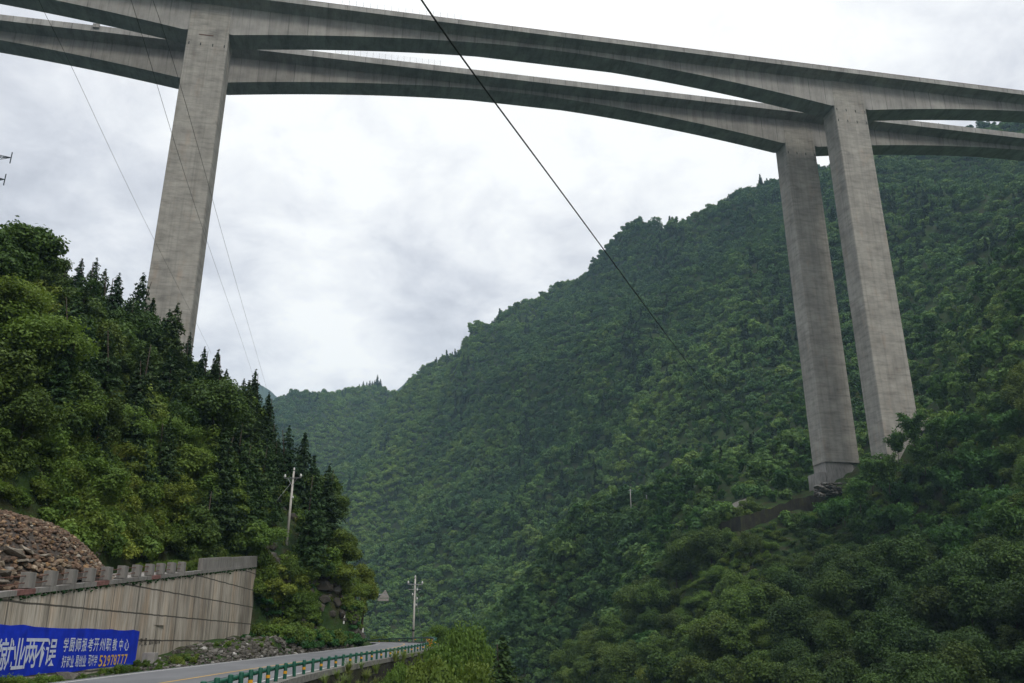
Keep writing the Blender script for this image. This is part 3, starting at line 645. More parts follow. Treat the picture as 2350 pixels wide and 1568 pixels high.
while s < S1:
    x, y, z, a = outp(s, .26); zz = gz(s, x, y)
    if post_me is None:
        b = MB(); b.lathe((0, 0, 0), [(.085, -.15), (.085, .70), (.078, .735), (.05, .755)], 10); o = b.build('post', M['green'], gr, True); post_me = o.data; smooth_angle(o)
        b = MB(); b.lathe((0, 0, 0), [(.089, .28), (.089, .40)], 10); bd = b.build('reflective_band', M['yellow'], o); band_me = bd.data
    else:
        o = link('post', post_me, None, gr)
        if k % 2 == 0: bd = link('reflective_band', band_me, None, o)
    o.location = (x - GO[0], y - GO[1], zz - GO[2]); rg = np.random.default_rng(k); o.rotation_euler = (rg.normal(0, .02), rg.normal(0, .02), 0)
    if k == 9: tag(o, 'weathered grey post with worn paint')
    s += 2.35 if y < 60 else 2.0; k += 1
# kerb and masonry wall under the guardrail
V = []; F = []; V2 = []; F2 = []
SS = np.linspace(S0, RD[-1] - 20, 90)
for i, s in enumerate(SS):
    x0, y0, z, a = outp(s, .0); x1, y1, _, _ = outp(s, .55); xb, yb, _, _ = outp(s, .95)
    V += [(x0, y0, z - .1), (x0, y0, z + .05), (x1, y1, z + .05), (x1, y1, z - .28)]
    x3, y3, _, _ = outp(s, .50); x4, y4, _, _ = outp(s, .1)
    V2 += [(x4, y4, z - .3), (x3, y3, z - .28), (xb, yb, z - 4.0), (xb + .3, yb, z - 9.0)]
for i in range(len(SS) - 1):
    for k in range(3): F.append((4 * i + k, 4 * i + 4 + k, 4 * i + 5 + k, 4 * i + k + 1)); F2.append((4 * i + k, 4 * i + 4 + k, 4 * i + 5 + k, 4 * i + k + 1))
o = link('kerb', mesh('kerb', V, F), M['kerbc']); tag(o, 'grey concrete kerb under the green guardrail', kind='structure')
o = link('embankment_wall', mesh('embankment_wall', V2, F2), M['mosswall']); tag(o, 'dark mossy masonry wall carrying the road above the river', 'wall')
# chevron board on the guardrail
x, y, z, a = outp(float(np.interp(101, RP[:200, 1], RD[:200])), .40)
cs = empty('chevron_sign', (x, y, z)); tag(cs, 'small orange and black striped board fixed to the green guardrail', 'sign')
b = MB(); b.bbox(-.30, .30, -.015, .015, .25, 1.0, .006); b.build('board', M['yellow'], cs)
b = MB()
for k in range(4):
    zz = .27 + k * .17; b.add([(-.29, -.019, zz + .12), (-.29, -.019, min(.99, zz + .22)), (.29, -.019, max(.27, zz + .05)), (.29, -.019, max(.26, zz - .05))], [(0, 1, 2, 3)])
b.build('black_stripes', M['darkc'], cs); b = MB(); b.tube([(-.34, 0, -.1), (-.34, 0, 1.02)], .03, 6); b.build('post', M['steel'], cs)
# white marker posts, cantilever warning sign, utility poles
for (u, v, Y, h, lb) in ((655, 1479, 93, .75, 'short leaning white marker post in the green creeper'), (786, 1476, 106.5, 1.0, 'slim white marker post in front of the dark rock'), (831, 1474, 111.5, 1.25, 'white marker post at the inside of the bend')):
    p = P(u, v, Y); z = float(H(np.array([p[0]]), np.array([p[1]]))[0]); p[2] = z
    e = empty('marker_post', tuple(p)); tag(e, lb, 'post', 'white marker posts at the hill foot')
    b = MB(); b.bbox(-.09, .09, -.09, .09, -.1, h, .015); b.build('shaft', M['porc'], e); e.rotation_euler = (0, .15 if h < .8 else .02, .2)
sg = empty('cantilever_sign', (-20.9, 121.5, -.2)); tag(sg, 'triangular sign seen from behind at the end of a horizontal arm beside the bend', 'road sign')
b = MB(); b.tube([(0, 0, 0), (0, 0, 6.9)], .11, 10); b.build('post', M['steel'], sg, True)
b = MB(); b.tube([(-.1, 0, 6.45), (3.75, -.1, 6.48)], .065, 8); b.build('arm', M['steel'], sg, True)
b = MB(); b.add([(2.55, -.14, 6.02), (4.05, -.14, 6.02), (3.45, -.14, 7.1), (2.55, -.10, 6.02), (4.05, -.10, 6.02), (3.45, -.10, 7.1)], [(0, 1, 2), (5, 4, 3), (0, 3, 4, 1), (1, 4, 5, 2), (2, 5, 3, 0)]); o = b.build('sign_plate', M['signback'], sg)
b = MB(); b.box(2.45, 3.95, -.12, -.06, 5.62, 5.95); b.build('lower_plate', M['signback'], sg)
def insulator(b, c, s=1.0):
    b.lathe(c, [(.02 * s, -.12 * s), (.05 * s, -.1 * s), (.055 * s, -.02 * s), (.10 * s, 0), (.11 * s, .05 * s), (.06 * s, .09 * s), (.09 * s, .12 * s), (.05 * s, .2 * s), (.01, .23 * s)], 10)
def utility_pole(loc, h, label, rz, lean=(0, 0), kind=0):
    e = empty('utility_pole', loc, rz); e.rotation_euler = (lean[0], lean[1], rz); tag(e, label, 'power pole', 'concrete power poles by the road')
    b = MB(); b.tube([(0, 0, -1), (0, 0, h)], [.19, .11], 12); b.build('shaft', M['pole'], e, True)
    b = MB(); z = h - .9; b.box(-1.15, 1.15, -.16, -.10, z, z + .09); b.build('crossarm', M['steel'], e)
    for s in (-1, 1):
        b = MB(); b.tube([(s * .62, -.13, z + .02), (s * .08, -.13, z - .85)], .025, 6); b.build('brace', M['steel'], e)
        b = MB(); insulator(b, (s * 1.08, -.13, z + .2), 1.5); b.build('insulator', M['porc'], e, True)
    b = MB(); insulator(b, (0, 0, h + .15), 1.4); b.build('insulator', M['porc'], e, True)
    b = MB(); b.tube([(0, 0, h), (-.05, 0, h + .4)], .03, 6); b.build('pole_cap', M['steel'], e)
    b = MB(); insulator(b, (.24, -.05, h * .62), 1.1); b.build('insulator', M['porc'], e, True)
    if kind:
        for dz in (1.7, 2.4, 3.0): b = MB(); insulator(b, (.35 * (1 if dz != 2.4 else -1), -.1, h - dz), 1.2); b.build('insulator', M['porc'], e, True)
        b = MB(); b.tube([(0, 0, 2.6), (0, 0, 2.85)], .178, 12); b.build('dark_band', M['darkc'], e)
        b = MB(); b.box(-1.0, .9, -.14, -.1, z - .75, z - .68); b.build('crossarm', M['steel'], e)
    return e
Hf = lambda x, y: float(H(np.array([x]), np.array([y]))[0])
pb = P(658, 1246, 104.4); pt = P(670, 1082, 104.4)
p1 = utility_pole((pb[0], pb[1], pb[2]), pt[2] - pb[2], 'white concrete power pole with crossarm on the shrubby slope above the wall', -.25, (0, .015))
pb2 = P(948, 1466, 133.5); pt2 = P(950, 1328, 133.5)
p2 = utility_pole((pb2[0], pb2[1], -1.0), pt2[2] + 1.0, 'white concrete power pole with many insulators behind the guardrail at the bend', .3, (0, 0), 1)
def wire(name, pts, r, label, cat='cable', par=None, mat=None, group=None):
    b = MB(); b.tube(pts, r, 6); o = b.build(name, mat or M['cable'], par, True)
    if par is None: tag(o, label, cat, group)
    return o
def screen_wire(pix, Y0, Y1, r, name, label, group=None):
    n = 60; us = np.array([p[0] for p in pix], float); vs = np.array([p[1] for p in pix], float)
    co = np.polyfit(vs, us, min(4, len(us) - 1)); v = np.linspace(vs[0], vs[-1], n); u = np.polyval(co, v); t = (v - vs[0]) / (vs[-1] - vs[0])
    Y = 1 / ((1 - t) / Y0 + t / Y1); pp = [P(u[i], v[i], Y[i]) for i in range(n)]; d0 = pp[0] - pp[1]; d0 = d0 / np.linalg.norm(d0)
    pp = [pp[0] + d0 * 90 + np.array([0, 0, 14.]), pp[0] + d0 * 45 + np.array([0, 0, 4.])] + pp; wire(name, pp, r, label, 'cable', None, None, group)
screen_wire([(965, -2), (1075, 150), (1140, 240), (1250, 395), (1390, 578), (1500, 722), (1600, 868), (1735, 1028)], 26, 262, .042, 'overhead_cable', 'thick dark cable running from the top of the sky down to the right hillside')
screen_wire([(350, -2), (415, 200), (480, 430), (545, 660), (612, 892)], 52, 230, .020, 'overhead_wire', 'rightmost of the three thin wires crossing the left bridge pier')
screen_wire([(300, -2), (362, 200), (440, 450), (512, 660), (580, 860)], 52, 230, .020, 'overhead_wire', 'middle of the three thin wires crossing the left bridge pier')
screen_wire([(105, 35), (165, 155), (280, 400), (390, 622), (485, 812)], 60, 230, .020, 'overhead_wire', 'leftmost of the three thin wires running down to the conifer ridge')
wire('guy_wire', [(pt[0] - .1, pt[1], pt[2] - 1.6), P(610, 1180, 102)], .022, 'stay wire with insulators running down left from the pole above the wall', 'wire', None, M['steel'])
wire('guy_wire', [(pb2[0], pb2[1], pt2[2] - 1.2), (pb2[0] + 1.6, pb2[1] - .3, -.6)], .018, 'stay wire of the power pole at the bend', 'wire', None, M['steel'])
# lattice transmission tower, mostly outside the left edge
def lattice_tower(base, h, label, arms, wbase, par_name='transmission_tower', r=.12, rz=0.0):
    e = empty(par_name, base, rz); tag(e, label, 'pylon'); b = MB()
    def half(z): return wbase * (1 - z / h) + .45
    nz = 12; zs = [h * (1 - (1 - i / nz) ** 1.25) for i in range(nz + 1)]
    C = [(-1, -1), (1, -1), (1, 1), (-1, 1)]
    for i in range(nz):
        a0, a1 = half(zs[i]), half(zs[i + 1])
        for k in range(4):
            c = C[k]; d = C[(k + 1) % 4]
            b.tube([(c[0] * a0, c[1] * a0, zs[i]), (c[0] * a1, c[1] * a1, zs[i + 1])], r, 4); b.tube([(c[0] * a0, c[1] * a0, zs[i]), (d[0] * a1, d[1] * a1, zs[i + 1])], r * .6, 4)
            b.tube([(d[0] * a0, d[1] * a0, zs[i]), (c[0] * a1, c[1] * a1, zs[i + 1])], r * .6, 4)
    b.build('mast', M['tower'], e)
    for (z, L) in arms:
        b = MB(); a = half(z)
        for s in (-1, 1):
            n = 6; tip = (s * L, 0, z + .6)
            for (yy, zz) in ((-a, 0), (a, 0), (-a, 1.8), (a, 1.8)): b.tube([(s * a, yy, z + zz), tip], r * .8, 4)
            for q in range(n):
                t0, t1 = q / n, (q + 1) / n
                f = lambda t, yy, zz: (s * (a + (L - a) * t), yy * (1 - t), z + zz * (1 - t) + .6 * t)
                b.tube([f(t0, -a, 0), f(t1, -a, 1.8)], r * .55, 4); b.tube([f(t0, a, 1.8), f(t1, a, 0)], r * .55, 4); b.tube([f(t0, -a, 0), f(t0, a, 0)], r * .5, 4)
            b.tube([(s * L, 0, z + 2.0), (s * L, .0, z - .9)], r * 1.3, 6)
        b.build('crossarm', M['tower'], e)
    return e
tp = P(-58, 420, 170); z0 = 60
lattice_tower((tp[0], tp[1], 30), tp[2] + 12 - 30, 'dark lattice pylon whose arm tips enter at the left edge of the sky', [(P(0, 412, 170)[2] - 30 - .6, 6.7), (P(0, 362, 170)[2] - 30 - .6, 7.0)], 4.0, r=.10)
tq = P(1350, 712, 760); zq = Hf(tq[0], tq[1])
for (u, v, v1, Y, lb) in ((1448, 1160, 1140, 330, 'left of two tiny white poles on the terrace below the mountain'), (1485, 1160, 1142, 330, 'right of two tiny white poles on the terrace below the mountain')):
    a_ = P(u, v, Y); c_ = P(u, v1, Y); e = empty('utility_pole', tuple(a_)); tag(e, lb, 'power pole'); hh = c_[2] - a_[2] + 3
    b = MB(); b.tube([(0, 0, -6), (0, 0, hh)], [.22, .16], 8); b.build('shaft', M['pole'], e, True); b = MB(); b.box(-.9, .9, -.06, .06, hh - .7, hh - .58); b.build('crossarm', M['steel'], e)
# ---------------------------------------------------------------- twin viaduct (local frame: x along the deck, y away from the camera side)
K = 1.35; A0 = np.array([-.5602, 1.1971]) * 120 * K; BAZ = math.atan2(.1808582, .98350918)
def soffit(s):
    """underside height (unscaled) at distance s from the left pier corner"""
    pc = [4.1, 150.1]; d = min(abs(s - c) for c in pc) - 4.05
    if d < 0: return 119.9
    if d < .9: return 119.9 - .1 * d
    half = 67.3; t = max(0.0, 1 - (d - .9) / half) if d < half + .9 else 0.0
    return 119.8 + 6.1 * (1 - t ** 1.75)
def viaduct(name, off_s, off_n, label, ztop, pz, piers, screens, far):
    ang = Vector((math.cos(BAZ), math.sin(BAZ), 0)); nr = Vector((-math.sin(BAZ), math.cos(BAZ), 0))
    o0 = Vector((A0[0], A0[1], 0)) + ang * off_s * K + nr * off_n * K
    e = empty(name, o0, BAZ); tag(e, label, 'bridge', 'twin decks of the high viaduct')
    S = np.unique(np.round(np.concatenate([np.arange(-150, 320, 2.0), [-.85, 0.05, 8.15, 9.05, 145.1, 146.05, 154.15, 155.05]]), 2)); V = []; F = []
    zt = ztop; m = 10
    for s in S:
        zs = soffit(s)
        prof = [(-2.7, zt), (-2.7, zt - .38), (-.9, zt - .72), (0, zt - 1.15), (0, zs), (4.8, zs), (4.8, zt - 1.15), (5.7, zt - .72), (7.5, zt - .38), (7.5, zt)]
        V += [(s * K, y * K, z * K) for y, z in prof]
    for i in range(len(S) - 1):
        for k in range(m): F.append((i * m + k, (i + 1) * m + k, (i + 1) * m + (k + 1) % m, i * m + (k + 1) % m))
    F.append(tuple(range(m))); F.append(tuple((len(S) - 1) * m + k for k in range(m - 1, -1, -1)))
    me = mesh('box_girder', V, F); link('box_girder', me, M['girder'], e)
    bmx = bmesh.new(); bmx.from_mesh(me); bmesh.ops.recalc_face_normals(bmx, faces=bmx.faces); bmx.to_mesh(me); bmx.free()
    for side, y0 in ((0, -2.72), (1, 7.18)):
        V = []; F = []
        for s in (-150, 319.9):
            q = [(y0, zt - .30), (y0 + (.0 if side == 0 else .34), zt + pz), (y0 + .20 if side == 0 else y0 + .14, zt + pz), (y0 + .34, zt + .02), (y0 + .34, zt - .3)]
            q = [(y0, zt - .42), (y0, zt + pz), (y0 + .20, zt + pz), (y0 + .34, zt + .004)]
            V += [(s * K, y * K, z * K) for y, z in q]
        F = [(0, 4, 5, 1), (1, 5, 6, 2), (2, 6, 7, 3), (3, 7, 4, 0), (0, 1, 2, 3), (7, 6, 5, 4)]
        link('parapet', mesh('parapet', V, F), M['parapet'], e)
    if far:   # handrail pipe on the near deck edge reads as a thin reddish line
        pass
    else:
        b = MB(); b.tube([(-140 * K, -2.5 * K, (zt + pz + .22) * K), (300 * K, -2.5 * K, (zt + pz + .22) * K)], .09, 6); b.build('handrail', M['rust'], e)
        b = MB(); b.box(-.05, .05, -2.56 * K, -2.46 * K, (zt + pz) * K, (zt + pz + .22) * K); r0 = b.build('rail_post', M['rust'], e); r0.location.x = -30 * K
        for s in np.arange(-26, 230, 4.0): link('rail_post', r0.data, None, e, (s * K, 0, 0))
    for (s0, s1) in screens:
        n = 17; hp = 1.55
        for k in range(n + 1):
            s = s0 + (s1 - s0) * k / n; b = MB(); b.box(s * K - .045, s * K + .045, -2.64 * K, -2.60 * K, (zt + pz) * K, (zt + pz + hp) * K); b.build('screen_post', M['steel'], e)
        m_ = M.get('mesh_screen')
        b = MB()
        for j in range(12): z = (zt + pz + .1 + (hp - .15) * j / 11) * K; b.box(s0 * K, s1 * K, -2.625 * K, -2.622 * K, z, z + .012)
        b.build('screen_mesh', M['steel'], e)
    for (s, zb, lab, rows) in piers:
        V = []; F = []; zs_ = list(np.arange(zb, 119.9, 4.0)) + [119.9, 119.95, zt - 1.1]
        b = MB(); b.v = []
        tp = lambda z: .0
        x0, x1, y0, y1 = s + .0, s + 8.2, -.055, 5.16
        def ring(z, g=0.0):
            c = .16
            return [(x0 + c - g, y0 - g), (x1 - c + g, y0 - g), (x1 + g, y0 + c), (x1 + g, y1 - c), (x1 - c, y1 + g), (x0 + c, y1 + g), (x0 - g, y1 - c), (x0 - g, y0 + c)]
        for z in zs_:
            f = (119.9 - z) / 80 * .18
            V += [(x * K, y * K, z * K) for x, y in ring(z, max(0, f))]
        nn = len(zs_)
        for i in range(nn - 1):
            for k in range(8): F.append((i * 8 + k, i * 8 + (k + 1) % 8, (i + 1) * 8 + (k + 1) % 8, (i + 1) * 8 + k))
        F.append(tuple(range(7, -1, -1))); F.append(tuple((nn - 1) * 8 + k for k in range(8)))
        po = link('pier', mesh('pier', V, F), M['pier'], e); tag(po, lab)
        b = MB()
        for (zz, xs) in rows:
            for xx in xs: b.box((s + xx - .10) * K, (s + xx + .10) * K, (y0 - .012) * K, (y0 + .05) * K, (zz - .35) * K, (zz + .35) * K)  # solid dark boxes on the face, painted as the shade inside formwork holes
        if rows: b.build('painted_hole_shade', M['darkc'], po)
        if lab.startswith('left pier of the front'):
            b = MB(); b.box((s + 2.3) * K, (s + 5.2) * K, (y0 - .05) * K, (y0 + .03) * K, 118.85 * K, 119.05 * K); b.build('rusty_bar', M['rust'], po)
    return e
VN = viaduct('viaduct', 0, 0, 'nearer and upper of the two parallel concrete viaduct decks with its tall piers', 127.98, .72,
        [(0.0, 6, 'left pier of the front viaduct, in front of the sky', [(116.6, (.6, 2.9, 5.3, 7.6))]), (145.95, 20, 'right pier of the front viaduct with the brighter face', [(118.9, (.5, 2.9, 5.3, 7.8)), (115.9, (.5, 2.9, 5.3, 7.8))])], [(30.8, 56.5)], False)
VF = viaduct('viaduct', -3.8, D_N, 'farther and lower seen of the two parallel concrete viaduct decks', 127.98, 1.12,
        [(0.0, 6, 'rear left pier standing behind the front one', []), (145.95, 37.9, 'right pier of the rear viaduct standing on a stained footing', [(117.2, (.5, 2.9, 5.3, 7.8))])], [(33.0, 57.5)], True)
# small lamp bracket on the rear deck parapet
b = MB(); b.box(-.9, .9, -.5, .2, -.3, 1.0); b.box(-.12, .12, -.2, 0, 1.0, 2.6); o = b.build('deck_cabinet', M['conc'], VF); o.location = (-19.0 * K, -2.75 * K, 128.6 * K)
def fpt(s, n, z):   # far/near deck local coordinates (unscaled, from near left corner) -> world
    c, s_ = math.cos(BAZ), math.sin(BAZ); return (A0[0] + (s * c - n * s_) * K, A0[1] + (s * s_ + n * c) * K, z * K)
ft = empty('pier_footing', fpt(142, D_N, 33.0), BAZ); tag(ft, 'stained concrete footing block under the rear right pier', 'footing')
b = MB(); b.bbox(.25, 9.3, .25, 7.1, -8, 6.62, .12); b.build('pedestal', M['conc'], ft)
b = MB(); b.bbox(9.33, 11.2, .9, 7.0, -8, 6.0, .12); b.build('buttress', M['conc'], ft); b = MB(); b.bbox(-1.8, .22, .6, 7.4, -8, 3.6, .12); b.build('buttress', M['conc'], ft)
b = MB(); b.add([(7.3, -.10, 6.9), (10.4, -.10, 6.9), (10.2, -.10, 9.2), (9.6, -.10, 10.2), (8.0, -.10, 10.1), (7.5, -.10, 9.0)], [(0, 1, 2, 3, 4, 5)]); b.build('repair_patch', M['parapet'], ft)
# rocky scar and old terrace wall below the rear pier
rg = np.random.default_rng(17); b = MB()
for i in range(150):
    u = rg.uniform(1870, 1960); v = 1112 + (u - 1870) * -.1 + rg.uniform(0, 30); p = P(u, v, rg.uniform(243, 250)); b.cur = rg.uniform(.3, .95); b.rock(p, rg.uniform(.4, 1.3), rg, .6)
o = b.build('rocky_scar', M['rock']); tag(o, 'bare broken rock just under the footing of the rear pier', 'rock', kind='stuff')
V = []; q = [P(2108, 968, 262), P(2190, 935, 270), P(2200, 960, 262), P(2112, 990, 255)]
b = MB(); b.add([tuple(p) for p in q] + [(p[0], p[1] + 3, p[2] - 2) for p in q], [(0, 1, 2, 3), (0, 4, 5, 1), (1, 5, 6, 2), (2, 6, 7, 3), (3, 7, 4, 0)])
o = b.build('retaining_slab', M['slabc']); tag(o, 'inclined concrete slab beside the right-hand pier foot', 'slab')
# ---------------------------------------------------------------- plants: meshes
def leaves(C, Nrm, size, rg, aspect=1.6, jit=.5):
    """diamond leaf clumps at C facing Nrm"""
    n = len(C); N = Nrm + rg.normal(0, jit, (n, 3)); N /= np.linalg.norm(N, axis=1, keepdims=True) + 1e-9
    T = rg.normal(0, 1, (n, 3)); T -= N * (T * N).sum(1, keepdims=True); T /= np.linalg.norm(T, axis=1, keepdims=True) + 1e-9; B = np.cross(N, T)
    s = (size * rg.uniform(.6, 1.35, n))[:, None]
    V = np.stack([C + T * s * aspect / 2, C + B * s / 2 + N * s * .12, C - T * s * aspect / 2, C - B * s / 2 + N * s * .12], 1).reshape(-1, 3)
    return V, np.arange(n * 4).reshape(n, 4)
def rdir(rg, n, up=0.0):
    d = rg.normal(0, 1, (n, 3)); d[:, 2] += up; d /= np.linalg.norm(d, axis=1, keepdims=True); return d
def crown(seed, R, Hc, lobes, per, leaf, z0=0.0, mat='leaf', flat=.75, open_=.0):
    rg = np.random.default_rng(seed); Vs = []; Fs = []; Ts = []; off = 0; cs = []
    for i in range(lobes):
        d = rdir(rg, 1, .25)[0]; rr = (rg.uniform(.45, 1.0) if i % 3 else rg.uniform(.3, .7)) if i else 0
        c = np.array([d[0] * R * rr, d[1] * R * rr, z0 + Hc * (.5 + .42 * d[2] * rr * 1.3)]); k = (rg.uniform(.20, .46)) * (1.25 if i == 0 else 1); cs.append(c)
        n = int(per * (k / .36) ** 2); dd = rdir(rg, n, .35); rad = k * R * rg.uniform(.72, 1.08, n) ** .6
        Cc = c + dd * np.stack([rad, rad, rad * flat], 1) + rg.normal(0, .05 * R * (1 + open_), (n, 3))
        V, F = leaves(Cc, dd * .9 + np.array([0, 0, .55]), np.full(n, leaf), rg); Vs.append(V); Fs.append(F + off); off += len(V)
        t = np.clip(rg.uniform(0, .35) + rg.uniform(0, .65, n), 0, 1); Ts.append(t)
    return np.concatenate(Vs), np.concatenate(Fs), np.concatenate(Ts), cs
def crown_mesh(name, mat, *a, **k):
    V, F, T, cs = crown(*a, **k); me = mesh(name, V, F, {'tint': ('FACE', T)}); me.materials.append(M[mat]); return me, cs
def trunk_mesh(seed, h, r, cs=None, lean=.04):
    rg = np.random.default_rng(seed); b = MB(); top = Vector((rg.normal(0, lean) * h, rg.normal(0, lean) * h, h)); mid = top * .5 + Vector((rg.normal(0, .04) * h, rg.normal(0, .04) * h, 0))
    pts = [Vector((0, 0, -1.2)), Vector((0, 0, 0)), mid, top]; b.tube(pts, [r * 1.25, r, r * .7, r * .25], 7)
    for c in (cs or [])[:9]:
        t = rg.uniform(.35, .85); p = mid.lerp(top, (t - .35) / .5); c = Vector(c); b.tube([p, (p + c) / 2 + Vector((0, 0, -.04 * h)), c], [r * .34, r * .2, r * .06], 5)
    me = mesh('trunk', b.v, b.f, {'tint': ('FACE', b.t)}, True); me.materials.append(M['bark']); return me
def conifer_mesh(seed, h, R, tiers, mat='conifer', leaf=.30, taper=.85, droop=.25):
    rg = np.random.default_rng(seed); Cs = []; Ns = []
    for i in range(tiers):
        t = (i + rg.uniform(-.3, .3)) / tiers; z = h * (.12 + .88 * t); L = R * (1 - t) ** taper * rg.uniform(.75, 1.2) + .16
        nb = max(4, int(9 * (1 - t) + 4)); a0 = rg.uniform(0, 6.3)
        for k in range(nb):
            a = a0 + 6.283 * k / nb + rg.normal(0, .2); Lb = L * rg.uniform(.45, 1.3); n = max(5, int(Lb / leaf * 3.6)); s = rg.uniform(.12, 1, n) ** .8
            d = np.array([math.cos(a), math.sin(a), 0]); p = d * (s * Lb)[:, None]; p[:, 2] = z - droop * Lb * s ** 1.5 + .12 * Lb * s + rg.normal(0, .07, n)
            side = np.array([-d[1], d[0], 0]); p += side * (rg.normal(0, .16, n) * Lb * (1.1 - s))[:, None] + rg.normal(0, .07, (n, 3)); Cs.append(p); Ns.append(np.tile(d * .5 + np.array([0, 0, .8]), (n, 1)))
    n = 30; p = np.stack([rg.normal(0, .07, n), rg.normal(0, .07, n), h * rg.uniform(.93, 1.03, n)], 1); Cs.append(p); Ns.append(np.tile([0, 0, 1.], (n, 1)))
    C = np.concatenate(Cs); V, F = leaves(C, np.concatenate(Ns), np.full(len(C), leaf), rg, 2.0, .45); T = np.clip(rg.uniform(0, 1, len(C)), 0, 1)
    me = mesh('conifer_crown', V, F, {'tint': ('FACE', T)}); me.materials.append(M[mat]); return me
def bamboo_mesh(seed, h, n=22, leaf=.34):
    rg = np.random.default_rng(seed); Cs = []; Ns = []
    for k in range(n):
        a = rg.uniform(0, 6.3); L = h * rg.uniform(.7, 1.1); lean = rg.uniform(.12, .5); s = rg.uniform(.25, 1, 130) ** .8
        d = np.array([math.cos(a), math.sin(a), 0]); base = d * rg.uniform(0, .5)
        p = base + d * (lean * L * s ** 2.3)[:, None]; p[:, 2] = L * s * (1 - .22 * lean * s ** 3) - (s > .92) * (s - .92) * L * 1.2
        w = .05 * h * (1.15 - s) ** .5 + .18; p += rg.normal(0, 1, (130, 3)) * w[:, None] * np.array([1, 1, .7]); Cs.append(p); Ns.append(np.tile(d * .6 + np.array([0, 0, .6]), (130, 1)))
    C = np.concatenate(Cs); V, F = leaves(C, np.concatenate(Ns), np.full(len(C), leaf), rg, 2.6, .55); T = rg.uniform(0, 1, len(C))
    me = mesh('bamboo_crown', V, F, {'tint': ('FACE', T)}); me.materials.append(M['bamboo']); return me
def grass_mesh(seed, h=1.5, n=70, w=.045):
    rg = np.random.default_rng(seed); V = []; F = []; T = []
    for k in range(n):
        a = rg.uniform(0, 6.3); d = np.array([math.cos(a), math.sin(a), 0]); sd_ = np.array([-d[1], d[0], 0]); L = h * rg.uniform(.55, 1.15); b0 = d * rg.uniform(0, .18); r = rg.uniform(.25, .9); b = len(V)
        for i, s in enumerate((0, .4, .75, 1)):
            p = b0 + d * L * r * s ** 2 + np.array([0, 0, L * (s - .38 * r * s ** 3)]); ww = w * (1 - s * .85); V += [p - sd_ * ww, p + sd_ * ww]
        F += [(b + 2 * i, b + 2 * i + 1, b + 2 * i + 3, b + 2 * i + 2) for i in range(3)]; T += [rg.random()] * 3
    me = mesh('grass_tuft', np.array(V), np.array(F), {'tint': ('FACE', T)}); me.materials.append(M['grass']); return me
BROAD = []
for i in range(7):
    R = [3.0, 3.6, 2.6, 4.2, 3.2, 2.8, 3.8][i]; Hc = R * [1.7, 1.5, 2.2, 1.45, 1.9, 2.6, 1.6][i]; z0 = [2.5, 2.8, 2.2, 3.2, 2.6, 2.0, 3.0][i]
    cm, cs = crown_mesh('crown', 'leaf', 100 + i, R, Hc, 24, 520, .24, z0=z0, flat=.78, open_=.5); BROAD.append((cm, trunk_mesh(i, z0 + Hc * .7, .2, cs), z0 + Hc))
LIGHT = []
for i in range(5):
    R = [2.0, 2.5, 1.8, 2.8, 2.2][i]; Hc = R * [1.5, 1.3, 1.7, 1.2, 1.6][i]; z0 = .6
    cm, cs = crown_mesh('crown', 'shrub', 200 + i, R, Hc, 30, 620, .14, z0=z0, flat=.42, open_=.7); LIGHT.append((cm, trunk_mesh(30 + i, z0 + Hc * .6, .11, cs), z0 + Hc))
CONI = [(conifer_mesh(300 + i, [11, 13, 10, 12, 9][i], [2.5, 2.7, 2.1, 2.9, 2.3][i], [30, 34, 28, 30, 24][i], leaf=.22), trunk_mesh(60 + i, [10.5, 12.5, 9.6, 11.5, 8.6][i], .17), [11, 13, 10, 12, 9][i]) for i in range(5)]
BAMB = [(bamboo_mesh(400 + i, 9.5, 24), trunk_mesh(80 + i, 5, .12), 9.5) for i in range(3)]
FAR = [crown_mesh('far_crown', 'farleaf', 500 + i, [4.8, 4.0, 5.4, 4.4, 3.6, 5.0][i], [6, 6.5, 6.2, 5, 6, 7][i], 12, 80, .80, z0=0, flat=.8)[0] for i in range(6)]
FARB = [bamboo_mesh(520 + i, 8, 9, .75) for i in range(2)]
FARC = [conifer_mesh(540 + i, 13, 2.6, 13, leaf=.85) for i in range(2)]
SHR = [crown_mesh('low_shrub', 'shrub', 600 + i, [1.1, .9, 1.4, 1.0][i], [1.3, 1.5, 1.4, 1.0][i], 9, 200, .12, z0=-.1, flat=.6, open_=.8)[0] for i in range(4)]
SHD = [crown_mesh('low_shrub', 'leaf', 620 + i, [1.3, 1.0, 1.6][i], [1.5, 1.4, 1.8][i], 9, 200, .14, z0=-.1, flat=.7)[0] for i in range(3)]
GRS = [grass_mesh(640 + i, [1.5, 1.9, 1.2][i]) for i in range(3)]
IVY = [crown_mesh('creeper', 'ivy', 660 + i, .9, .45, 6, 90, .16, z0=-.1, flat=.45)[0] for i in range(2)]
def plant(name, kinds, i, x, y, sc_, label, cat, group, tint, z=None, dz=-.3, rz=None):
    cm, tm, h = kinds[i % len(kinds)]
    e = empty(name, (x, y, (Hf(x, y) if z is None else z) + dz), random.uniform(0, 6.3) if rz is None else rz); e.scale = (sc_, sc_, sc_ * random.uniform(.92, 1.1)); tag(e, label, cat, group)
    for nm, me in (('trunk', tm), ('crown', cm)): o = link(nm, me, None, e); o['tintv'] = float(tint)
    return e
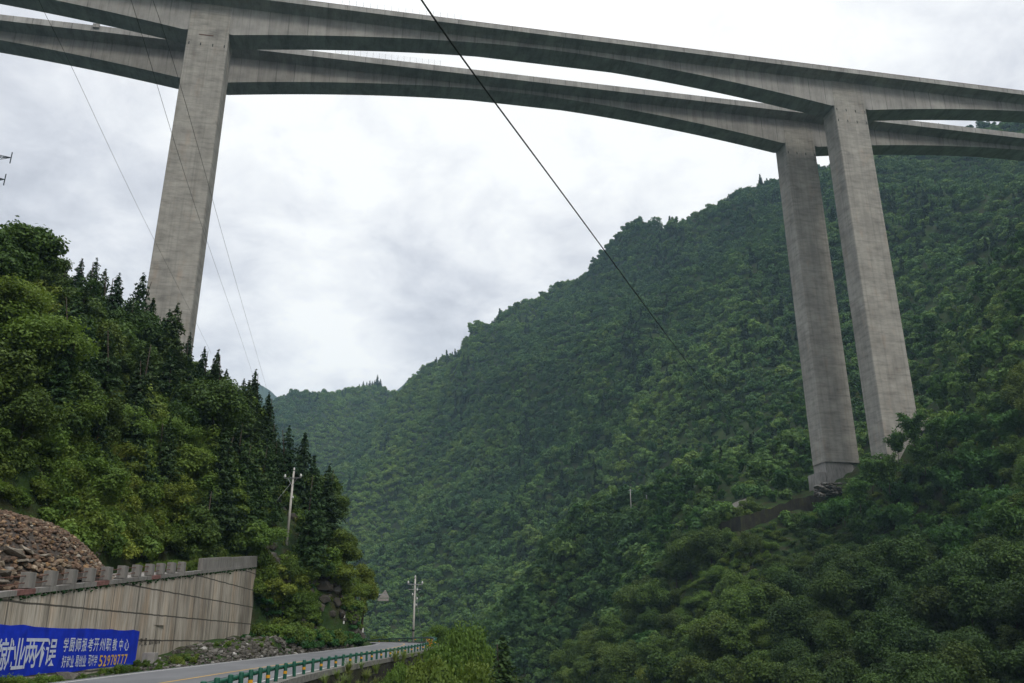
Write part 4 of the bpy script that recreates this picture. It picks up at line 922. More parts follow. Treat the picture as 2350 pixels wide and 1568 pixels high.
# instancing for uncountable growth: one object with a geometry-node instancer
def scatter(name, label, cat, pts, rots, scl, idx, tints, meshes, par=None):
    coll = bpy.data.collections.new(name + '_kinds')
    for k, me in enumerate(meshes): o = bpy.data.objects.new('%02d_kind' % k, me); coll.objects.link(o)
    me = bpy.data.meshes.new(name); me.vertices.add(len(pts)); me.vertices.foreach_set('co', np.asarray(pts, np.float32).ravel())
    for nm, ty, arr in (('scl', 'FLOAT', scl), ('tintv', 'FLOAT', tints)): a = me.attributes.new(nm, ty, 'POINT'); a.data.foreach_set('value', np.asarray(arr, np.float32))
    a = me.attributes.new('idx', 'INT', 'POINT'); a.data.foreach_set('value', np.asarray(idx, np.int32))
    a = me.attributes.new('rot', 'FLOAT_VECTOR', 'POINT'); a.data.foreach_set('vector', np.asarray(rots, np.float32).ravel())
    ob = link(name, me); tag(ob, label, cat, kind='stuff')
    ng = bpy.data.node_groups.new(name, 'GeometryNodeTree'); ng.interface.new_socket('Geometry', in_out='INPUT', socket_type='NodeSocketGeometry'); ng.interface.new_socket('Geometry', in_out='OUTPUT', socket_type='NodeSocketGeometry')
    N = ng.nodes.new; L = ng.links.new; gi = N('NodeGroupInput'); go = N('NodeGroupOutput'); ip = N('GeometryNodeInstanceOnPoints'); ci = N('GeometryNodeCollectionInfo')
    ci.inputs['Collection'].default_value = coll; ci.inputs['Separate Children'].default_value = True; ci.inputs['Reset Children'].default_value = True
    L(gi.outputs[0], ip.inputs['Points']); L(ci.outputs[0], ip.inputs['Instance']); ip.inputs['Pick Instance'].default_value = True
    def na(nm, ty): n = N('GeometryNodeInputNamedAttribute'); n.data_type = ty; n.inputs['Name'].default_value = nm; return n.outputs['Attribute']
    L(na('idx', 'INT'), ip.inputs['Instance Index']); L(na('scl', 'FLOAT'), ip.inputs['Scale'])
    e2r = N('FunctionNodeEulerToRotation'); L(na('rot', 'FLOAT_VECTOR'), e2r.inputs[0]); L(e2r.outputs[0], ip.inputs['Rotation'])
    st = N('GeometryNodeStoreNamedAttribute'); st.data_type = 'FLOAT'; st.domain = 'INSTANCE'; st.inputs['Name'].default_value = 'tintv'; L(ip.outputs[0], st.inputs['Geometry']); L(na('tintv', 'FLOAT'), st.inputs['Value'])
    L(st.outputs[0], go.inputs[0]); md = ob.modifiers.new('scatter', 'NODES'); md.node_group = ng; return ob
def poisson(xs, ys, dmin_fn, rg):
    """greedy thinning on a grid; dmin may vary in space"""
    keep = []; cell = {}; g = 4.0
    dm = dmin_fn(xs, ys)
    for i in range(len(xs)):
        cx, cy = int(xs[i] // g), int(ys[i] // g); d = dm[i]; R = int(d // g) + 1; ok = True
        for a in range(cx - R, cx + R + 1):
            for b_ in range(cy - R, cy + R + 1):
                for j in cell.get((a, b_), ()):
                    if (xs[i] - xs[j]) ** 2 + (ys[i] - ys[j]) ** 2 < d * d: ok = False; break
                if not ok: break
            if not ok: break
        if ok: keep.append(i); cell.setdefault((cx, cy), []).append(i)
    return np.array(keep, int)
def proj(x, y, z):
    w = y * CP + z * SP; return 1175 + FPX * x / w, 784 - FPX * (z * CP - y * SP) / w
def slope_f(x, y):
    e = 2.5; gx = (H(x + e, y) - H(x - e, y)) / (2 * e); gy = (H(x, y + e) - H(x, y - e)) / (2 * e); return 1 / np.sqrt(1 + gx * gx + gy * gy)
def visible(x, y, z, lift, n=26):
    """line of sight from the camera clears the ground"""
    ok = np.ones(len(x), bool); zz = z + lift
    for t in np.linspace(.15, .97, n):
        ok &= (H(x * t, y * t) < zz * t + 1.0)
    return ok
def patch(x, y, s=60, seed=30): return vnoise(x, y, s, seed)
# ---------------------------------------------------------------- forest on the far mountain (uncountable mass)
def ground_ray(u, v, y0, y1, lift=0.0):
    """first ground hit of the photo ray between y0 and y1"""
    ys = np.linspace(y0, y1, 400); q = P(u, v, 1.0); z = q[2] * ys; h = H(q[0] * ys, ys) + lift; k = np.argmax(h > z)
    if not (h > z).any(): return None
    return q[0] * ys[k], ys[k]
def far_forest():
    rg = np.random.default_rng(50); n = 300000
    y = np.exp(rg.uniform(math.log(235), math.log(1420), n)); y = np.where(rg.random(n) < (y / 1420) ** 1.1, y, np.exp(rg.uniform(math.log(500), math.log(1420), n)))
    x = y * rg.uniform(-.46, .90, n); z = H(x, y); u, v = proj(x, y, z)
    k = (z > -14) & (u > 430) & (u < 2640) & (v < 1640) & (v > 150); x, y, z = x[k], y[k], z[k]
    vis = visible(x, y, z, 16.0, 22); x, y, z = x[vis], y[vis], z[vis]
    kp = poisson(x, y, lambda a, b: np.interp(b, [230, 400, 900, 1400], [4.1, 4.2, 4.8, 6.4]) * np.clip(slope_f(a, b) * 1.25, .5, 1.05), rg); x, y, z = x[kp], y[kp], z[kp]
    # clearings: pier feet, terrace
    cl = np.ones(len(x), bool)
    u, v = proj(x, y, z); cl &= ~((u > 1664) & (u < 1720) & (v > 1146) & (v < 1186))
    for (cx, cy, r) in CLEAR: cl &= (x - cx) ** 2 + (y - cy) ** 2 > r * r
    u, v = proj(x, y, z + 4)
    cl &= ~((u > 1655) & (u < 1890) & (v > 1130) & (v < 1200) & (y < 262) & (y > 235) & (rg.random(len(u)) < .6))
    cl &= (y > SPLIT_Y(x))
    x, y, z = x[cl], y[cl], z[cl]
    ex = []   # steep faces get too few seeds from the plan view: seed them along sight lines
    for _ in range(1500):
        h = ground_ray(rg.uniform(1090, 1520), rg.uniform(1160, 1556), 215, 620)
        if h is not None: ex.append((h[0], h[1] + 1.0))
    ex = np.array(ex); kp = poisson(ex[:, 0], ex[:, 1], lambda a, b: np.full(len(a), 1.6), rg); ex = ex[kp]; x = np.r_[x, ex[:, 0]]; y = np.r_[y, ex[:, 1]]; z = np.r_[z, H(ex[:, 0], ex[:, 1])]; n = len(x)
    pt_ = .8 * patch(x, y, 120, 37) + patch(x, y, 60, 30) + .5 * patch(x, y, 24, 31)
    u, v = proj(x, y, z + 4); zone_ = ((u > 2050) & (v > 640) & (v < 960)) | ((u > 1420) & (u < 1900) & (v > 930) & (v < 1185)); light = (patch(x, y, 55, 33) + np.clip((430 - y) / 160, 0, 1) * .9 > .62) | (zone_ & (patch(x, y, 18, 36) > -.3))
    idx = rg.integers(0, 6, n); con = (patch(x, y, 34, 35) > .45) & (rg.random(n) < .3); idx = np.where(con, 8 + rg.integers(0, 2, n), idx)
    bam = light & (rg.random(n) < .45); idx = np.where(bam, 6 + rg.integers(0, 2, n), idx)
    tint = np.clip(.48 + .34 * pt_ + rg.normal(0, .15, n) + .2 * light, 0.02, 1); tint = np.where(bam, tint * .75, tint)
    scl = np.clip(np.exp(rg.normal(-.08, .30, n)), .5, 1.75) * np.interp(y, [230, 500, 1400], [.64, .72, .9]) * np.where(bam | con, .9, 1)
    rot = np.stack([rg.normal(0, .06, n), rg.normal(0, .06, n), rg.uniform(0, 6.3, n)], 1)
    print('far forest', n)
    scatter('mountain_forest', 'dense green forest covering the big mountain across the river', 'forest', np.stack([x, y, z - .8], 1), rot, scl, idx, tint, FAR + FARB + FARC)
def _pt(s, n): q = fpt(s, n, 0); return q[0], q[1]
CLEAR = [(*_pt(146, D_N + 2.6), 9.5), (*_pt(142, D_N + 0), 5), (*_pt(150, 2.6), 8)]
SPLIT_Y = lambda x: np.where(x > 2, np.interp(x, [2, 40, 80, 120, 200], [330, 262, 232, 222, 215]), 0)
far_forest()
# skyline conifers on the middle hill
for i, (u, h) in enumerate(zip((823, 832, 840, 847, 853, 858, 864, 871), (7, 8, 9, 8, 10, 10, 11, 12))):
    Y = 1262 + (i % 3) * 5; xx = (u - 1175) / FPX * (Y * CP + 360 * SP); z = Hf(xx, Y)
    plant('spruce_tree', CONI, i, xx, Y, h / 9.0 * 1.35, 'tiny dark conifer in the row on top of the distant middle hill', 'conifer', 'row of conifers on the middle hilltop', .25, z)
# trees of the near right slope: separate things
def right_slope():
    rg = np.random.default_rng(60); n = 30000; x = rg.uniform(-8, 210, n); y = rg.uniform(70, 335, n); z = H(x, y); u, v = proj(x, y, z + 4)
    k = (u > 1080) & (u < 2470) & (v < 1640) & (z > -13.5) & (y < SPLIT_Y(x) + 4); x, y, z = x[k], y[k], z[k]; vis = visible(x, y, z, 15, 20); x, y, z = x[vis], y[vis], z[vis]
    kp = poisson(x, y, lambda a, b: np.interp(b, [70, 120, 200, 330], [4.6, 5.2, 5.6, 5.6]) * np.clip(slope_f(a, b) * 1.3, .6, 1.05), rg); x, y, z = x[kp], y[kp], z[kp]
    ok = np.ones(len(x), bool)
    for (cx, cy, r) in CLEAR: ok &= (x - cx) ** 2 + (y - cy) ** 2 > r * r
    u, v = proj(x, y, z + 5); u0, v0 = proj(x, y, z); ok &= ~((u0 > 1570) & (u0 < 1890) & (v0 > 1130) & (v0 < 1290) & (y < 247) & (y > 205)); ok &= ~((u > 1850) & (u < 1980) & (v > 1020) & (v < 1150))
    x, y, z, u, v = x[ok], y[ok], z[ok], u[ok], v[ok]; d = np.hypot(x, y); order = np.argsort(d); print('right slope trees', len(x))
    far_pts = []
    wordsz = ['low', 'middling', 'tall']
    for r_, i in enumerate(order):
        pz = patch(x[i], y[i], 26, 41) + .5 * patch(x[i], y[i], 9, 42); yellow = (1290 < u[i] < 1900 and 1180 < v[i] < 1480 and patch(x[i], y[i], 22, 43) > -.25)
        bam = (1900 < u[i] < 2330 and 880 < v[i] < 1260 and d[i] > 150) or (1380 < u[i] < 1560 and 1120 < v[i] < 1260)
        if u[i] > 1780 and v[i] > 1200: tint = .15 + .22 * pz  # corner vignette darkening put into the leaf tint
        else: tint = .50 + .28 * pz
        if r_ >= 285: far_pts.append((x[i], y[i], z[i], tint + rg.normal(0, .08), yellow, bam)); continue
        s = float(rg.uniform(.62, 1.2)); sz = wordsz[int(np.clip((s - .62) / .58 * 3, 0, 2))]
        zone = 'bottom right corner' if (u[i] > 1780 and v[i] > 1330) else ('slope under the right bridge piers' if u[i] > 1780 else ('river edge right of the road' if u[i] < 1480 else 'middle of the right bank'))
        t_ = float(np.clip(tint + rg.normal(0, .12), 0.02, .95))
        if bam: plant('bamboo_clump', BAMB, int(i), x[i], y[i], s * .95, '%s feathery bright green bamboo clump, %s' % (sz, zone), 'bamboo', 'bamboo clumps on the right bank', t_, z[i])
        elif yellow and rg.random() < .8: plant('leafy_bush', LIGHT, int(i), x[i], y[i], s * 1.35, '%s yellow-green bushy tree, %s' % (sz, zone), 'tree', 'yellow-green bushes on the right bank', min(.95, t_ + .08), z[i])
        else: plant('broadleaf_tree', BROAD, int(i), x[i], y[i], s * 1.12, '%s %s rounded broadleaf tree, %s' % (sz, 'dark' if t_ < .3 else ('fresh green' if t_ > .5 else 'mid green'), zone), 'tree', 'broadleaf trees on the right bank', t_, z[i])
    # undergrowth and the rest of the wood on this bank
    fp = far_pts; m = len(fp); pts = [(q[0], q[1], q[2] - .5) for q in fp]; idx = [int(rg.integers(0, 7)) if not q[4] and not q[5] else (7 + int(rg.integers(0, 5)) if q[4] else 12 + int(rg.integers(0, 3))) for q in fp]
    scl = [float(rg.uniform(.6, 1.1)) * (1.2 if q[4] else .85) for q in fp]; tn = [float(np.clip(q[3], 0.02, .9)) for q in fp]
    kinds = [q[0] for q in BROAD] + [q[0] for q in LIGHT] + [q[0] for q in BAMB]; rot = [(float(rg.normal(0, .05)), float(rg.normal(0, .05)), float(rg.uniform(0, 6.3))) for _ in fp]
    nn = 26000; x = rg.uniform(-12, 215, nn); y = rg.uniform(66, 335, nn); z = H(x, y); u, v = proj(x, y, z); k = (u > 1060) & (u < 2600) & (v < 1620) & (z > -14.8) & (y < SPLIT_Y(x) + 12); x, y, z = x[k], y[k], z[k]
    kp = poisson(x, y, lambda a, b: np.full(len(a), 1.9), rg); x, y, z = x[kp], y[kp], z[kp]; ok = np.ones(len(x), bool)
    for (cx, cy, r) in CLEAR: ok &= (x - cx) ** 2 + (y - cy) ** 2 > (r * .75) ** 2
    x, y, z = x[ok], y[ok], z[ok]; b0 = len(kinds); kinds += SHR + SHD
    for i in range(len(x)):
        u_, v_ = proj(x[i], y[i], z[i]); dark = u_ > 1780 and v_ > 1200  # same corner vignette, carried by darker undergrowth tints
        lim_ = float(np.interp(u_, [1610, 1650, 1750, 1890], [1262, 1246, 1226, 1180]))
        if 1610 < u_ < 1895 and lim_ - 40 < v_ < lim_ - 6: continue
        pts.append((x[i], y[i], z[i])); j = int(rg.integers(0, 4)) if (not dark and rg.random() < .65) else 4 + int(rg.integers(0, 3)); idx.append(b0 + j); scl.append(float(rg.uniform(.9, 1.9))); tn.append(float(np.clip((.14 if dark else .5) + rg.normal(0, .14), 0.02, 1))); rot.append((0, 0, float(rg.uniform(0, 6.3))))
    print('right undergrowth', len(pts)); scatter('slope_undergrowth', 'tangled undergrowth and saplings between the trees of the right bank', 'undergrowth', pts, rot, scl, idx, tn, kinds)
right_slope()
for i, (u, v, h, t_) in enumerate(((2086, 942, 9.5, .35), (2052, 985, 7.5, .45), (1992, 1052, 8, .6), (2030, 1048, 8.5, .5), (2112, 1010, 8, .4), (1965, 1100, 7.5, .7), (2140, 960, 7, .55), (1930, 1135, 7, .6))):
    p = P(u, v, 212); e = plant('bamboo_clump', BAMB, i, p[0], p[1], h / 9.5, '%s bamboo clump overlapping the foot of the front right pier' % ('tallest pointed', 'second pointed', 'rounded left', 'rounded middle', 'dark right', 'low left', 'thin right', 'lowest leftmost')[i], 'bamboo', 'bamboo in front of the pier feet', t_, p[2] - h, 0)
# ---------------------------------------------------------------- left hill
def poleclear(x, y, z):
    u, v = proj(x, y, z); return abs(u - 664) < 42 and v < 1215 and y < 110
def left_hill():
    rg = np.random.default_rng(70); placed = []
    # skyline conifers, placed by their tip in the photograph
    tips = [(188, 598, 96, 'conifer with a pale flat top, second peak from the left edge'), (222, 598, 97, 'slim tall conifer, highest tip left of the pier'), (274, 632, 98, 'airy conifer standing alone left of the pier'), (330, 632, 99, 'thin conifer whose tip crosses the pier edge'),
            (352, 690, 100, 'broad dark conifer right in front of the pier'), (376, 735, 102, 'dark conifer covering the left side of the pier foot'), (437, 768, 104, 'brownish thin conifer in front of the lower pier'), (470, 800, 105, 'ragged brown-tipped conifer just right of the pier foot'), (498, 822, 106, 'dark conifer third right of the pier foot'), (520, 850, 107, 'dark conifer with a short twin tip on the ridge'),
            (560, 872, 109, 'broad conifer left of the tall lone tip'), (587, 852, 111, 'tall thin conifer with a tufted tip next to the blue peak'), (618, 905, 112, 'conifer below the tufted one, left of the blue peak'), (664, 982, 113, 'dense conifer left of the power pole top'), (700, 1000, 114, 'narrow conifer right behind the power pole'), (722, 1052, 114, 'small conifer at the right end of the dark ridge'),
            (640, 1010, 111, 'full conifer behind the power pole'), (600, 960, 110, 'dark conifer in the second row of the ridge'), (300, 690, 94, 'dark conifer below the lone airy one'), (250, 700, 92, 'dark conifer in the middle of the left wood'), (150, 620, 92, 'dark conifer beside the tall leafy tree at far left')]
    for i, (u, v, Y, lb) in enumerate(tips):
        p = P(u, v, Y); g0 = Hf(p[0], p[1]); hh = p[2] - g0; i_ = i % 5; base = CONI[i_][2]
        if hh < 4: hh = 8; g0 = p[2] - hh
        s = hh / base
        e = plant('conifer_tree', CONI, i_, p[0], p[1], 1.0, lb, 'conifer', 'conifers on the left ridge', float(rg.uniform(.1, .5)), g0, 0); ss = min(max(s, .55), 1.5); e.scale = (ss * rg.uniform(.8, 1.05), ss * rg.uniform(.8, 1.05), s); placed.append((p[0], p[1]))
    # conifers filling the dark belt
    n = 5000; x = rg.uniform(-90, -20, n); y = rg.uniform(60, 118, n); z = H(x, y); u, v = proj(x, y, z + 8)
    # belt: right of a line from (150,560) to (560,1250)
    belt = (u > 130) & (u < 760) & (v < np.interp(u, [130, 250, 350, 470, 560, 640, 700, 780], [820, 900, 960, 1120, 1200, 1160, 1180, 1230])) & (v > np.interp(u, [0, 150, 345, 440, 600, 700, 780], [560, 640, 700, 800, 930, 1040, 1160])); fx = foot_x(y) - x
    k = belt & (fx > 2); x, y, z = x[k], y[k], z[k]; kp = poisson(x, y, lambda a, b: np.full(len(a), 2.9), rg); x, y, z = x[kp], y[kp], z[kp]; c = 0
    for i in range(len(x)):
        if min((x[i] - a) ** 2 + (y[i] - b_) ** 2 for a, b_ in placed) < 4.5: continue
        if c > 95: break
        s = float(rg.uniform(.6, 1.0)); c += 1; u_, v_ = proj(x[i], y[i], z[i] + 6)
        if poleclear(x[i], y[i], z[i] + 8): continue
        if rg.random() < .28:
            plant('leafy_tree', BROAD, int(i), x[i], y[i], s * .95, '%s dark leafy tree mixed among the packed conifers' % ('small' if s < .78 else 'tall'), 'tree', 'leafy trees among the conifers', float(rg.uniform(.1, .5)), z[i]); continue; u_, v_ = proj(x[i], y[i], z[i] + 6)
        zone = 'upper part of the left wood' if v_ < 850 else ('ridge beside the power pole' if u_ > 560 else 'middle of the left wood')
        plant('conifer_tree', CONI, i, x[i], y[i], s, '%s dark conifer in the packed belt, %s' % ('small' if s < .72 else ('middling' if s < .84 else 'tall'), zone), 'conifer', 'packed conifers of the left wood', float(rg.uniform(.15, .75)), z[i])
        placed.append((x[i], y[i]))
    print('belt conifers', c)
    # leafy trees placed by the top of their crown
    leafy = [(70, 527, 80, 0, .30, 'tall leafy tree with an open crown against the sky at far left', 'B'), (20, 560, 76, 2, .18, 'dark broadleaf tree cut by the left edge of the sky line', 'B'), (115, 590, 84, 4, .28, 'leafy tree with drooping right side near the sky line', 'B'),
             (30, 650, 66, 1, .62, 'yellow-green tree on the upper left edge', 'L'), (75, 720, 68, 3, .58, 'yellow-green leafy tree below the skyline tree', 'L'), (120, 800, 70, 0, .5, 'olive green bush tree in the left wood', 'L'), (25, 800, 62, 2, .3, 'dark leafy tree at the left edge, halfway up', 'B'),
             (190, 850, 78, 5, .35, 'mid green leafy tree in front of the dark conifers', 'B'), (60, 900, 62, 6, .26, 'dark green tree above the pile at left edge', 'B'), (150, 930, 66, 1, .4, 'bushy tree left of the bright one', 'L'), (260, 930, 76, 3, .72, 'bright green spreading tree with layered branches', 'L'),
             (330, 925, 78, 1, .78, 'bright yellow-green tree in the centre of the left slope', 'L'), (390, 960, 80, 3, .70, 'bright tree with layered twigs at the edge of the conifers', 'L'), (440, 1030, 82, 0, .66, 'light green tree above the tall grass', 'L'), (480, 1080, 84, 4, .6, 'light green bushy tree near the wall top', 'L'),
             (300, 1030, 70, 2, .45, 'olive bush with pale twigs on the left slope', 'L'), (220, 1060, 66, 0, .36, 'dull green bush over the rubble heap', 'L'), (380, 1110, 76, 1, .55, 'fresh green bush above the balustrade', 'L'), (530, 1130, 88, 2, .58, 'green bushy tree left of the power pole stay', 'L'),
             (580, 1200, 92, 3, .5, 'leafy bush at the end of the wall', 'L'), (640, 1245, 96, 1, .52, 'leafy bush hiding the foot of the power pole', 'L'), (700, 1230, 104, 3, .62, 'bright layered tree right of the power pole', 'L'), (745, 1262, 106, 0, .66, 'bright yellow-green tree over the road bend', 'L'),
             (765, 1130, 113, 1, .30, 'dark green tree on the right edge of the left ridge', 'B'), (745, 1090, 114, 4, .26, 'dark broadleaf tree at the ridge end', 'B'), (620, 1320, 98, 2, .75, 'very bright fresh green bush right after the wall end', 'L'), (690, 1345, 103, 4, .34, 'olive tree over the dark rock', 'L'),
             (775, 1290, 109, 2, .5, 'light bush above the inside of the bend', 'L'), (740, 1370, 106, 0, .4, 'drooping olive bush on the rock face', 'L'), (800, 1330, 113, 3, .42, 'bush at the corner of the hill', 'L'), (790, 1210, 112, 5, .35, 'leafy tree on the lower edge of the ridge', 'B'), (665, 1290, 101, 6, .3, 'slender tree with a dark bare trunk beside the wall', 'B')]
    for i, (u, v, Y, kd, tn, lb, ty) in enumerate(leafy):
        kinds = BROAD if ty == 'B' else LIGHT; base = kinds[kd % len(kinds)][2]; want = (6.4 if ty == 'B' else (3.5 if v > 900 else 4.6)) * (1 + .15 * math.sin(i * 2.1)) * (1.25 if i < 1 else 1)
        if (abs(u - 664) < 42 and v < 1225) or lb.startswith('bright layered tree right of the power') or lb.startswith('leafy bush hiding'): continue
        hit = ground_ray(u, v, 58, 119, want)
        if hit and foot_x(hit[1]) - hit[0] < 1.0: hit = None
        if not hit: want = max(2.5, min(want, P(u, v, Y)[2] - Hf(*P(u, v, Y)[:2])))
        p = P(u, v, hit[1] if hit else Y); g0 = p[2] - want; hh = want
        s = hh / base; e = plant('leafy_tree', kinds, kd, p[0], p[1], 1.0, lb, 'tree', 'leafy trees on the left slope', min(1, tn + .14), g0, 0); w_ = s * (1.12 if ty == 'L' else 1.0); e.scale = (w_, w_, s)
    # shrub and grass cover of the slope
    nn = 60000; x = rg.uniform(-95, -16, nn); y = rg.uniform(42, 121, nn); d = foot_x(y) - x; off = np.interp(y, [0, 60, 70, 84, 95, 99], [10.6, 9.8, 7.3, 6.6, 1.4, .4]); z = H(x, y); u, v = proj(x, y, z)
    k = (d > off) & (u > -60) & (v < 1530); x, y, z, u, v = x[k], y[k], z[k], u[k], v[k]; vis = visible(x, y, z, 2.0, 16); x, y, z, u, v = x[vis], y[vis], z[vis], u[vis], v[vis]
    kp = poisson(x, y, lambda a, b: np.interp(b, [42, 70, 110], [.85, .95, 1.15]), rg); x, y, z, u, v = x[kp], y[kp], z[kp], u[kp], v[kp]
    pz = patch(x, y, 9, 45) + .5 * patch(x, y, 4, 46); gr_ = (patch(x, y, 7, 47) > .30) & (v > 950) & (v < 1300); rock = (patch(x, y, 5, 48) > .42) & ((v > 1330) | ((v > 1050) & (u < 330) & (rg.random(len(x)) < .55)))
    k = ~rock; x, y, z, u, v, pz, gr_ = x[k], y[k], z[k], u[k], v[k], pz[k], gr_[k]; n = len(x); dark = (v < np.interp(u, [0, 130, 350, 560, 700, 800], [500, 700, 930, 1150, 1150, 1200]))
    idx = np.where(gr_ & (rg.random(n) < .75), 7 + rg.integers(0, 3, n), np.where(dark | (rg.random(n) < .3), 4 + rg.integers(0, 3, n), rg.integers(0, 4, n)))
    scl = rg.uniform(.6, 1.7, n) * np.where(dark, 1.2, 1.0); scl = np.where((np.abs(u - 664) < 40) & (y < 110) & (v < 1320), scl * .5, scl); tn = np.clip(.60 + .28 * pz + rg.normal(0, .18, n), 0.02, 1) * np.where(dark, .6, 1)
    rot = np.stack([rg.normal(0, .12, n), rg.normal(0, .12, n), rg.uniform(0, 6.3, n)], 1); print('left cover', n)
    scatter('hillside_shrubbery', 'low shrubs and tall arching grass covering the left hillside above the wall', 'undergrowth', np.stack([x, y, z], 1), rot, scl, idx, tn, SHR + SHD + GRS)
left_hill()
# creeper and tufts along the road, bushes on the river side
def roadside():
    rg = np.random.default_rng(90); pts = []; idx = []; scl = []; tn = []; rot = []
    def put(x, y, z, i, s, t): pts.append((x, y, z)); idx.append(i); scl.append(s); tn.append(t); rot.append((rg.normal(0, .1), rg.normal(0, .1), rg.uniform(0, 6.3)))
    for _ in range(420):
        y = rg.uniform(84, 104); x = float(inner_x(y)) - rg.uniform(.9, 5.5)
        if y < 95.5 and x < wall_x(y) + .3: continue
        put(x, y, Hf(x, y), int(rg.integers(0, 2)), rg.uniform(.5, 1.0), rg.uniform(.3, 1))
    for _ in range(160):
        y = rg.uniform(36, 84); x = float(inner_x(y)) - rg.uniform(1.2, 4); 
        if x < wall_x(y) + .3: continue
        if patch(x, y, 3, 50) > .1: put(x, y, Hf(x, y), 2 + int(rg.integers(0, 4)), rg.uniform(.15, .38), rg.uniform(.2, .7))
    for _ in range(260):   # weeds behind the solid parapet
        y = rg.uniform(76, 95); x = wall_x(y) - rg.uniform(.6, 5.5) * min(1, (97 - y) / 8); put(x - .5, y, max(Hf(x, y), float(ledge_z(y)) + .1), int(rg.choice([2, 3, 4, 5, 6, 7, 8])), rg.uniform(.3, .65), rg.uniform(.3, .85))
    for _ in range(900):
        hit = ground_ray(rg.uniform(583, 862), rg.uniform(1290, 1478), 84, 121)
        if hit is None or foot_x(hit[1]) - hit[0] < .3 and rg.random() < .8: continue
        if patch(hit[0], hit[1], 4, 52) > .35: continue
        put(hit[0], hit[1], Hf(*hit), int(rg.choice([0, 1, 2, 3, 4, 5, 2, 3, 6, 7])), rg.uniform(.5, 1.25), rg.uniform(.15, .8))
    for _ in range(620):
        hit = ground_ray(rg.uniform(120, 590), rg.uniform(930, 1285), 60, 115)
        if hit is None or foot_x(hit[1]) - hit[0] < 5: continue
        put(hit[0], hit[1], Hf(*hit), (6 + int(rg.integers(0, 3))) if rg.random() < .5 else 2 + int(rg.integers(0, 4)), rg.uniform(.8, 1.7), rg.uniform(.3, 1.0))
    for _ in range(95):   # tufts on the parapet end
        y = rg.uniform(77, 94); x = wall_x(y) - rg.uniform(.5, 1.6); put(x, y, float(ledge_z(y)) + .3, 6 + int(rg.integers(0, 3)), rg.uniform(.4, .7), rg.uniform(.3, .7))
    scatter('roadside_creeper', 'fresh green creeper and weeds between the road and the hill foot', 'ground cover', pts, rot, scl, idx, tn, IVY + SHR + GRS)
    pts.clear(); idx.clear(); scl.clear(); tn.clear(); rot.clear()
    for _ in range(6200):
        y = rg.uniform(30, 150); ox = float(outer_x(min(y, 125))); x = ox + abs(rg.normal(0, 1)) * 12 + 1.2
        z = Hf(x, y)
        if z < -15: continue
        u, v = proj(x, y, z + 1)
        if v > 1640 or u > 1500: continue
        put(x, y, z, int(rg.integers(0, 10)), rg.uniform(.7, 1.9), np.clip(rg.normal(.45, .2), .02, 1))
    for _ in range(60):
        y = rg.uniform(48, 112); ox = float(outer_x(y)); put(ox + .9, y, float(road_z(y)) - rg.uniform(.2, 2.5), 7 + int(rg.integers(0, 3)), rg.uniform(.35, .7), rg.uniform(.4, .9))
    scatter('riverbank_undergrowth', 'shrubs and tufts on the bank below the guardrail', 'undergrowth', pts, rot, scl, idx, tn, SHR + SHD + GRS)
    bush = [(1075, 1448, 74, 3, .62, 'big bright leafy bush tree rising beside the end of the guardrail', 'L', 1.6), (1020, 1490, 70, 1, .55, 'green bush left of the big bright one below the rail', 'L', 1.9), (1105, 1500, 66, 4, .58, 'bright bush between the big bush and the small conifer', 'L', 2.0), (985, 1512, 64, 0, .72, 'yellow-green bush against the mossy wall', 'L', 1.5),
            (1040, 1548, 58, 2, .66, 'fresh green bush at the bottom edge under the big bush', 'L', 1.6), (1090, 1545, 60, 0, .4, 'darker bush at the bottom edge left of the small conifer', 'L', 1.7), (1010, 1440, 128, 3, .5, 'pale bush behind the bend of the guardrail', 'L', 1.7), (860, 1462, 140, 1, .45, 'low bush seen over the far road edge', 'L', 1.4), (895, 1467, 142, 0, .4, 'small round bush right of the low one over the far road edge', 'L', 1.2), (905, 1530, 55, 2, .8, 'small yellow leafy sapling growing from the mossy wall', 'L', .8)]
    for i, (u, v, Y, kd, t_, lb, ty, w_) in enumerate(bush):
        p = P(u, v, Y); kinds = LIGHT; base = kinds[kd][2]; g0 = Hf(p[0], p[1]) if Y < 125 else p[2] - 4; hh = max(1.5, min(p[2] - g0, base * w_ * 1.15)); s = hh / base; w_ = w_ * .55
        e = plant('leafy_bush', kinds, kd, p[0], p[1], 1.0, lb, 'bush', 'bushes on the river bank', t_ - .2, p[2] - hh, 0); e.scale = (w_ * .9, w_ * .9, s)
    p = P(1155, 1466, 62); e = plant('conifer_tree', [CONI[0]], 0, p[0], p[1], 1.0, 'small dense column-shaped conifer at the bottom edge beside the river', 'conifer', None, .62, p[2] - 7.5, 0); e.scale = (.9, .9, 7.5 / 11)
    p = P(838, 1284, 118.5); g0 = Hf(p[0], p[1]); e = plant('roadside_tree', [(BROAD[5][0], trunk_mesh(99, 8, .2), BROAD[5][2])], 0, p[0], p[1], 1, 'slender roadside tree with a fresh narrow crown at the bend', 'tree', None, .72, p[2] - 10.4, 0)
    for o in e.children:
        if o.name.startswith('crown'): o.location = (0, 0, 2.2); o.scale = (.62, .62, .85)
    e.scale = (1, 1, 1)
roadside()
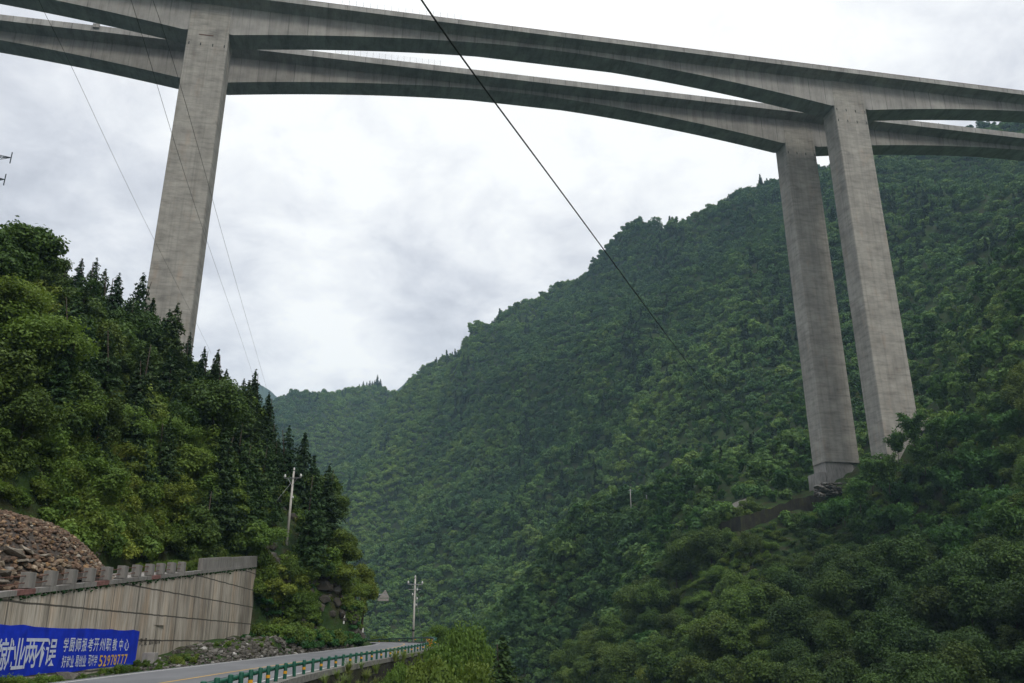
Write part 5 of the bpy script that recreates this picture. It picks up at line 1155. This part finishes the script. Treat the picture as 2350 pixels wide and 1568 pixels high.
def terrace():
    rg = np.random.default_rng(5); V = []; F = []; n = 0
    for i, u in enumerate(np.linspace(1610, 1893, 26)):
        vt = float(np.interp(u, [1600, 1650, 1700, 1750, 1800, 1850, 1893], [1222, 1204, 1192, 1177, 1161, 1149, 1139])); h = ground_ray(u, vt, 200, 262)
        if h is None: continue
        x, y = h; z = Hf(x, y) + .3 + rg.normal(0, .25); f = 4.2 + rg.normal(0, .25)
        V += [(x * (1 - 9 / y), y - f - 1.2, z - 14), (x * (1 - f / y), y - f, z + rg.normal(0, .15)), (x, y + 1.5, z + .2), (x, y + 1.5, z - 14)]; n += 1
    for i in range(n - 1):
        for k in range(3): F.append((4 * i + k, 4 * i + 4 + k, 4 * i + 5 + k, 4 * i + k + 1))
    o = link('terrace_wall', mesh('terrace_wall', V, F), M['mosswall']); tag(o, 'long dark masonry terrace wall on the slope below the right piers', 'wall')
terrace()
V = []
for (u, v) in ((1670, 1168), (1688, 1157), (1713, 1149), (1716, 1163), (1694, 1171)):
    h = ground_ray(u, v, 200, 290); V.append((h[0], h[1], Hf(*h) + .6))
o = link('concrete_slab', mesh('concrete_slab', V + [(q[0], q[1], q[2] - 1.2) for q in V], [[0, 4, 3, 2, 1], [0, 1, 6, 5], [1, 2, 7, 6], [2, 3, 8, 7], [3, 4, 9, 8], [4, 0, 5, 9]]), M['slabc']); tag(o, 'small bare grey slab on the terrace left of the right piers', 'slab')
def rock_face():
    rg = np.random.default_rng(120); b = MB()
    for i in range(520):
        y = rg.uniform(97.5, 121); d = rg.uniform(-.2, 6) if rg.random() < .8 else rg.uniform(5, 13); x = float(foot_x(y)) - d; z = Hf(x, y)
        if d > 4 and patch(x, y, 4, 52) < .1: continue
        b.cur = float(np.clip(rg.normal(.28, .2), 0, .8)); b.rock((x, y, z), rg.uniform(.35, 1.15), rg, 1.2)
    for i in range(260):
        u = rg.uniform(-20, 380); v = rg.uniform(1080, 1280); h = ground_ray(u, v, 46, 110)
        if not h or patch(h[0], h[1], 5, 48) < .25: continue
        b.cur = float(np.clip(rg.normal(.35, .2), 0, .9)); b.rock((h[0], h[1], Hf(*h)), rg.uniform(.2, .7), rg, .9)
    o = b.build('rock_outcrops', M['rock']); tag(o, 'dark rock faces at the foot of the left hill', 'rock', kind='stuff')
rock_face()
# ---------------------------------------------------------------- haze
hz = MB(); hz.box(-2600, 2600, -150, 3700, -25, 760)
hm = bpy.data.materials.new('haze'); hm.use_nodes = True; nt = hm.node_tree; nt.nodes.clear(); o_ = nt.nodes.new('ShaderNodeOutputMaterial'); v_ = nt.nodes.new('ShaderNodeVolumePrincipled')
v_.inputs['Color'].default_value = (.52, .78, 1.0, 1); v_.inputs['Density'].default_value = HAZE; v_.inputs['Anisotropy'].default_value = .2; nt.links.new(v_.outputs[0], o_.inputs['Volume'])
h_ = hz.build('haze', hm); tag(h_, 'thin bluish air filling the gorge', 'haze', kind='stuff'); h_.display_type = 'WIRE'
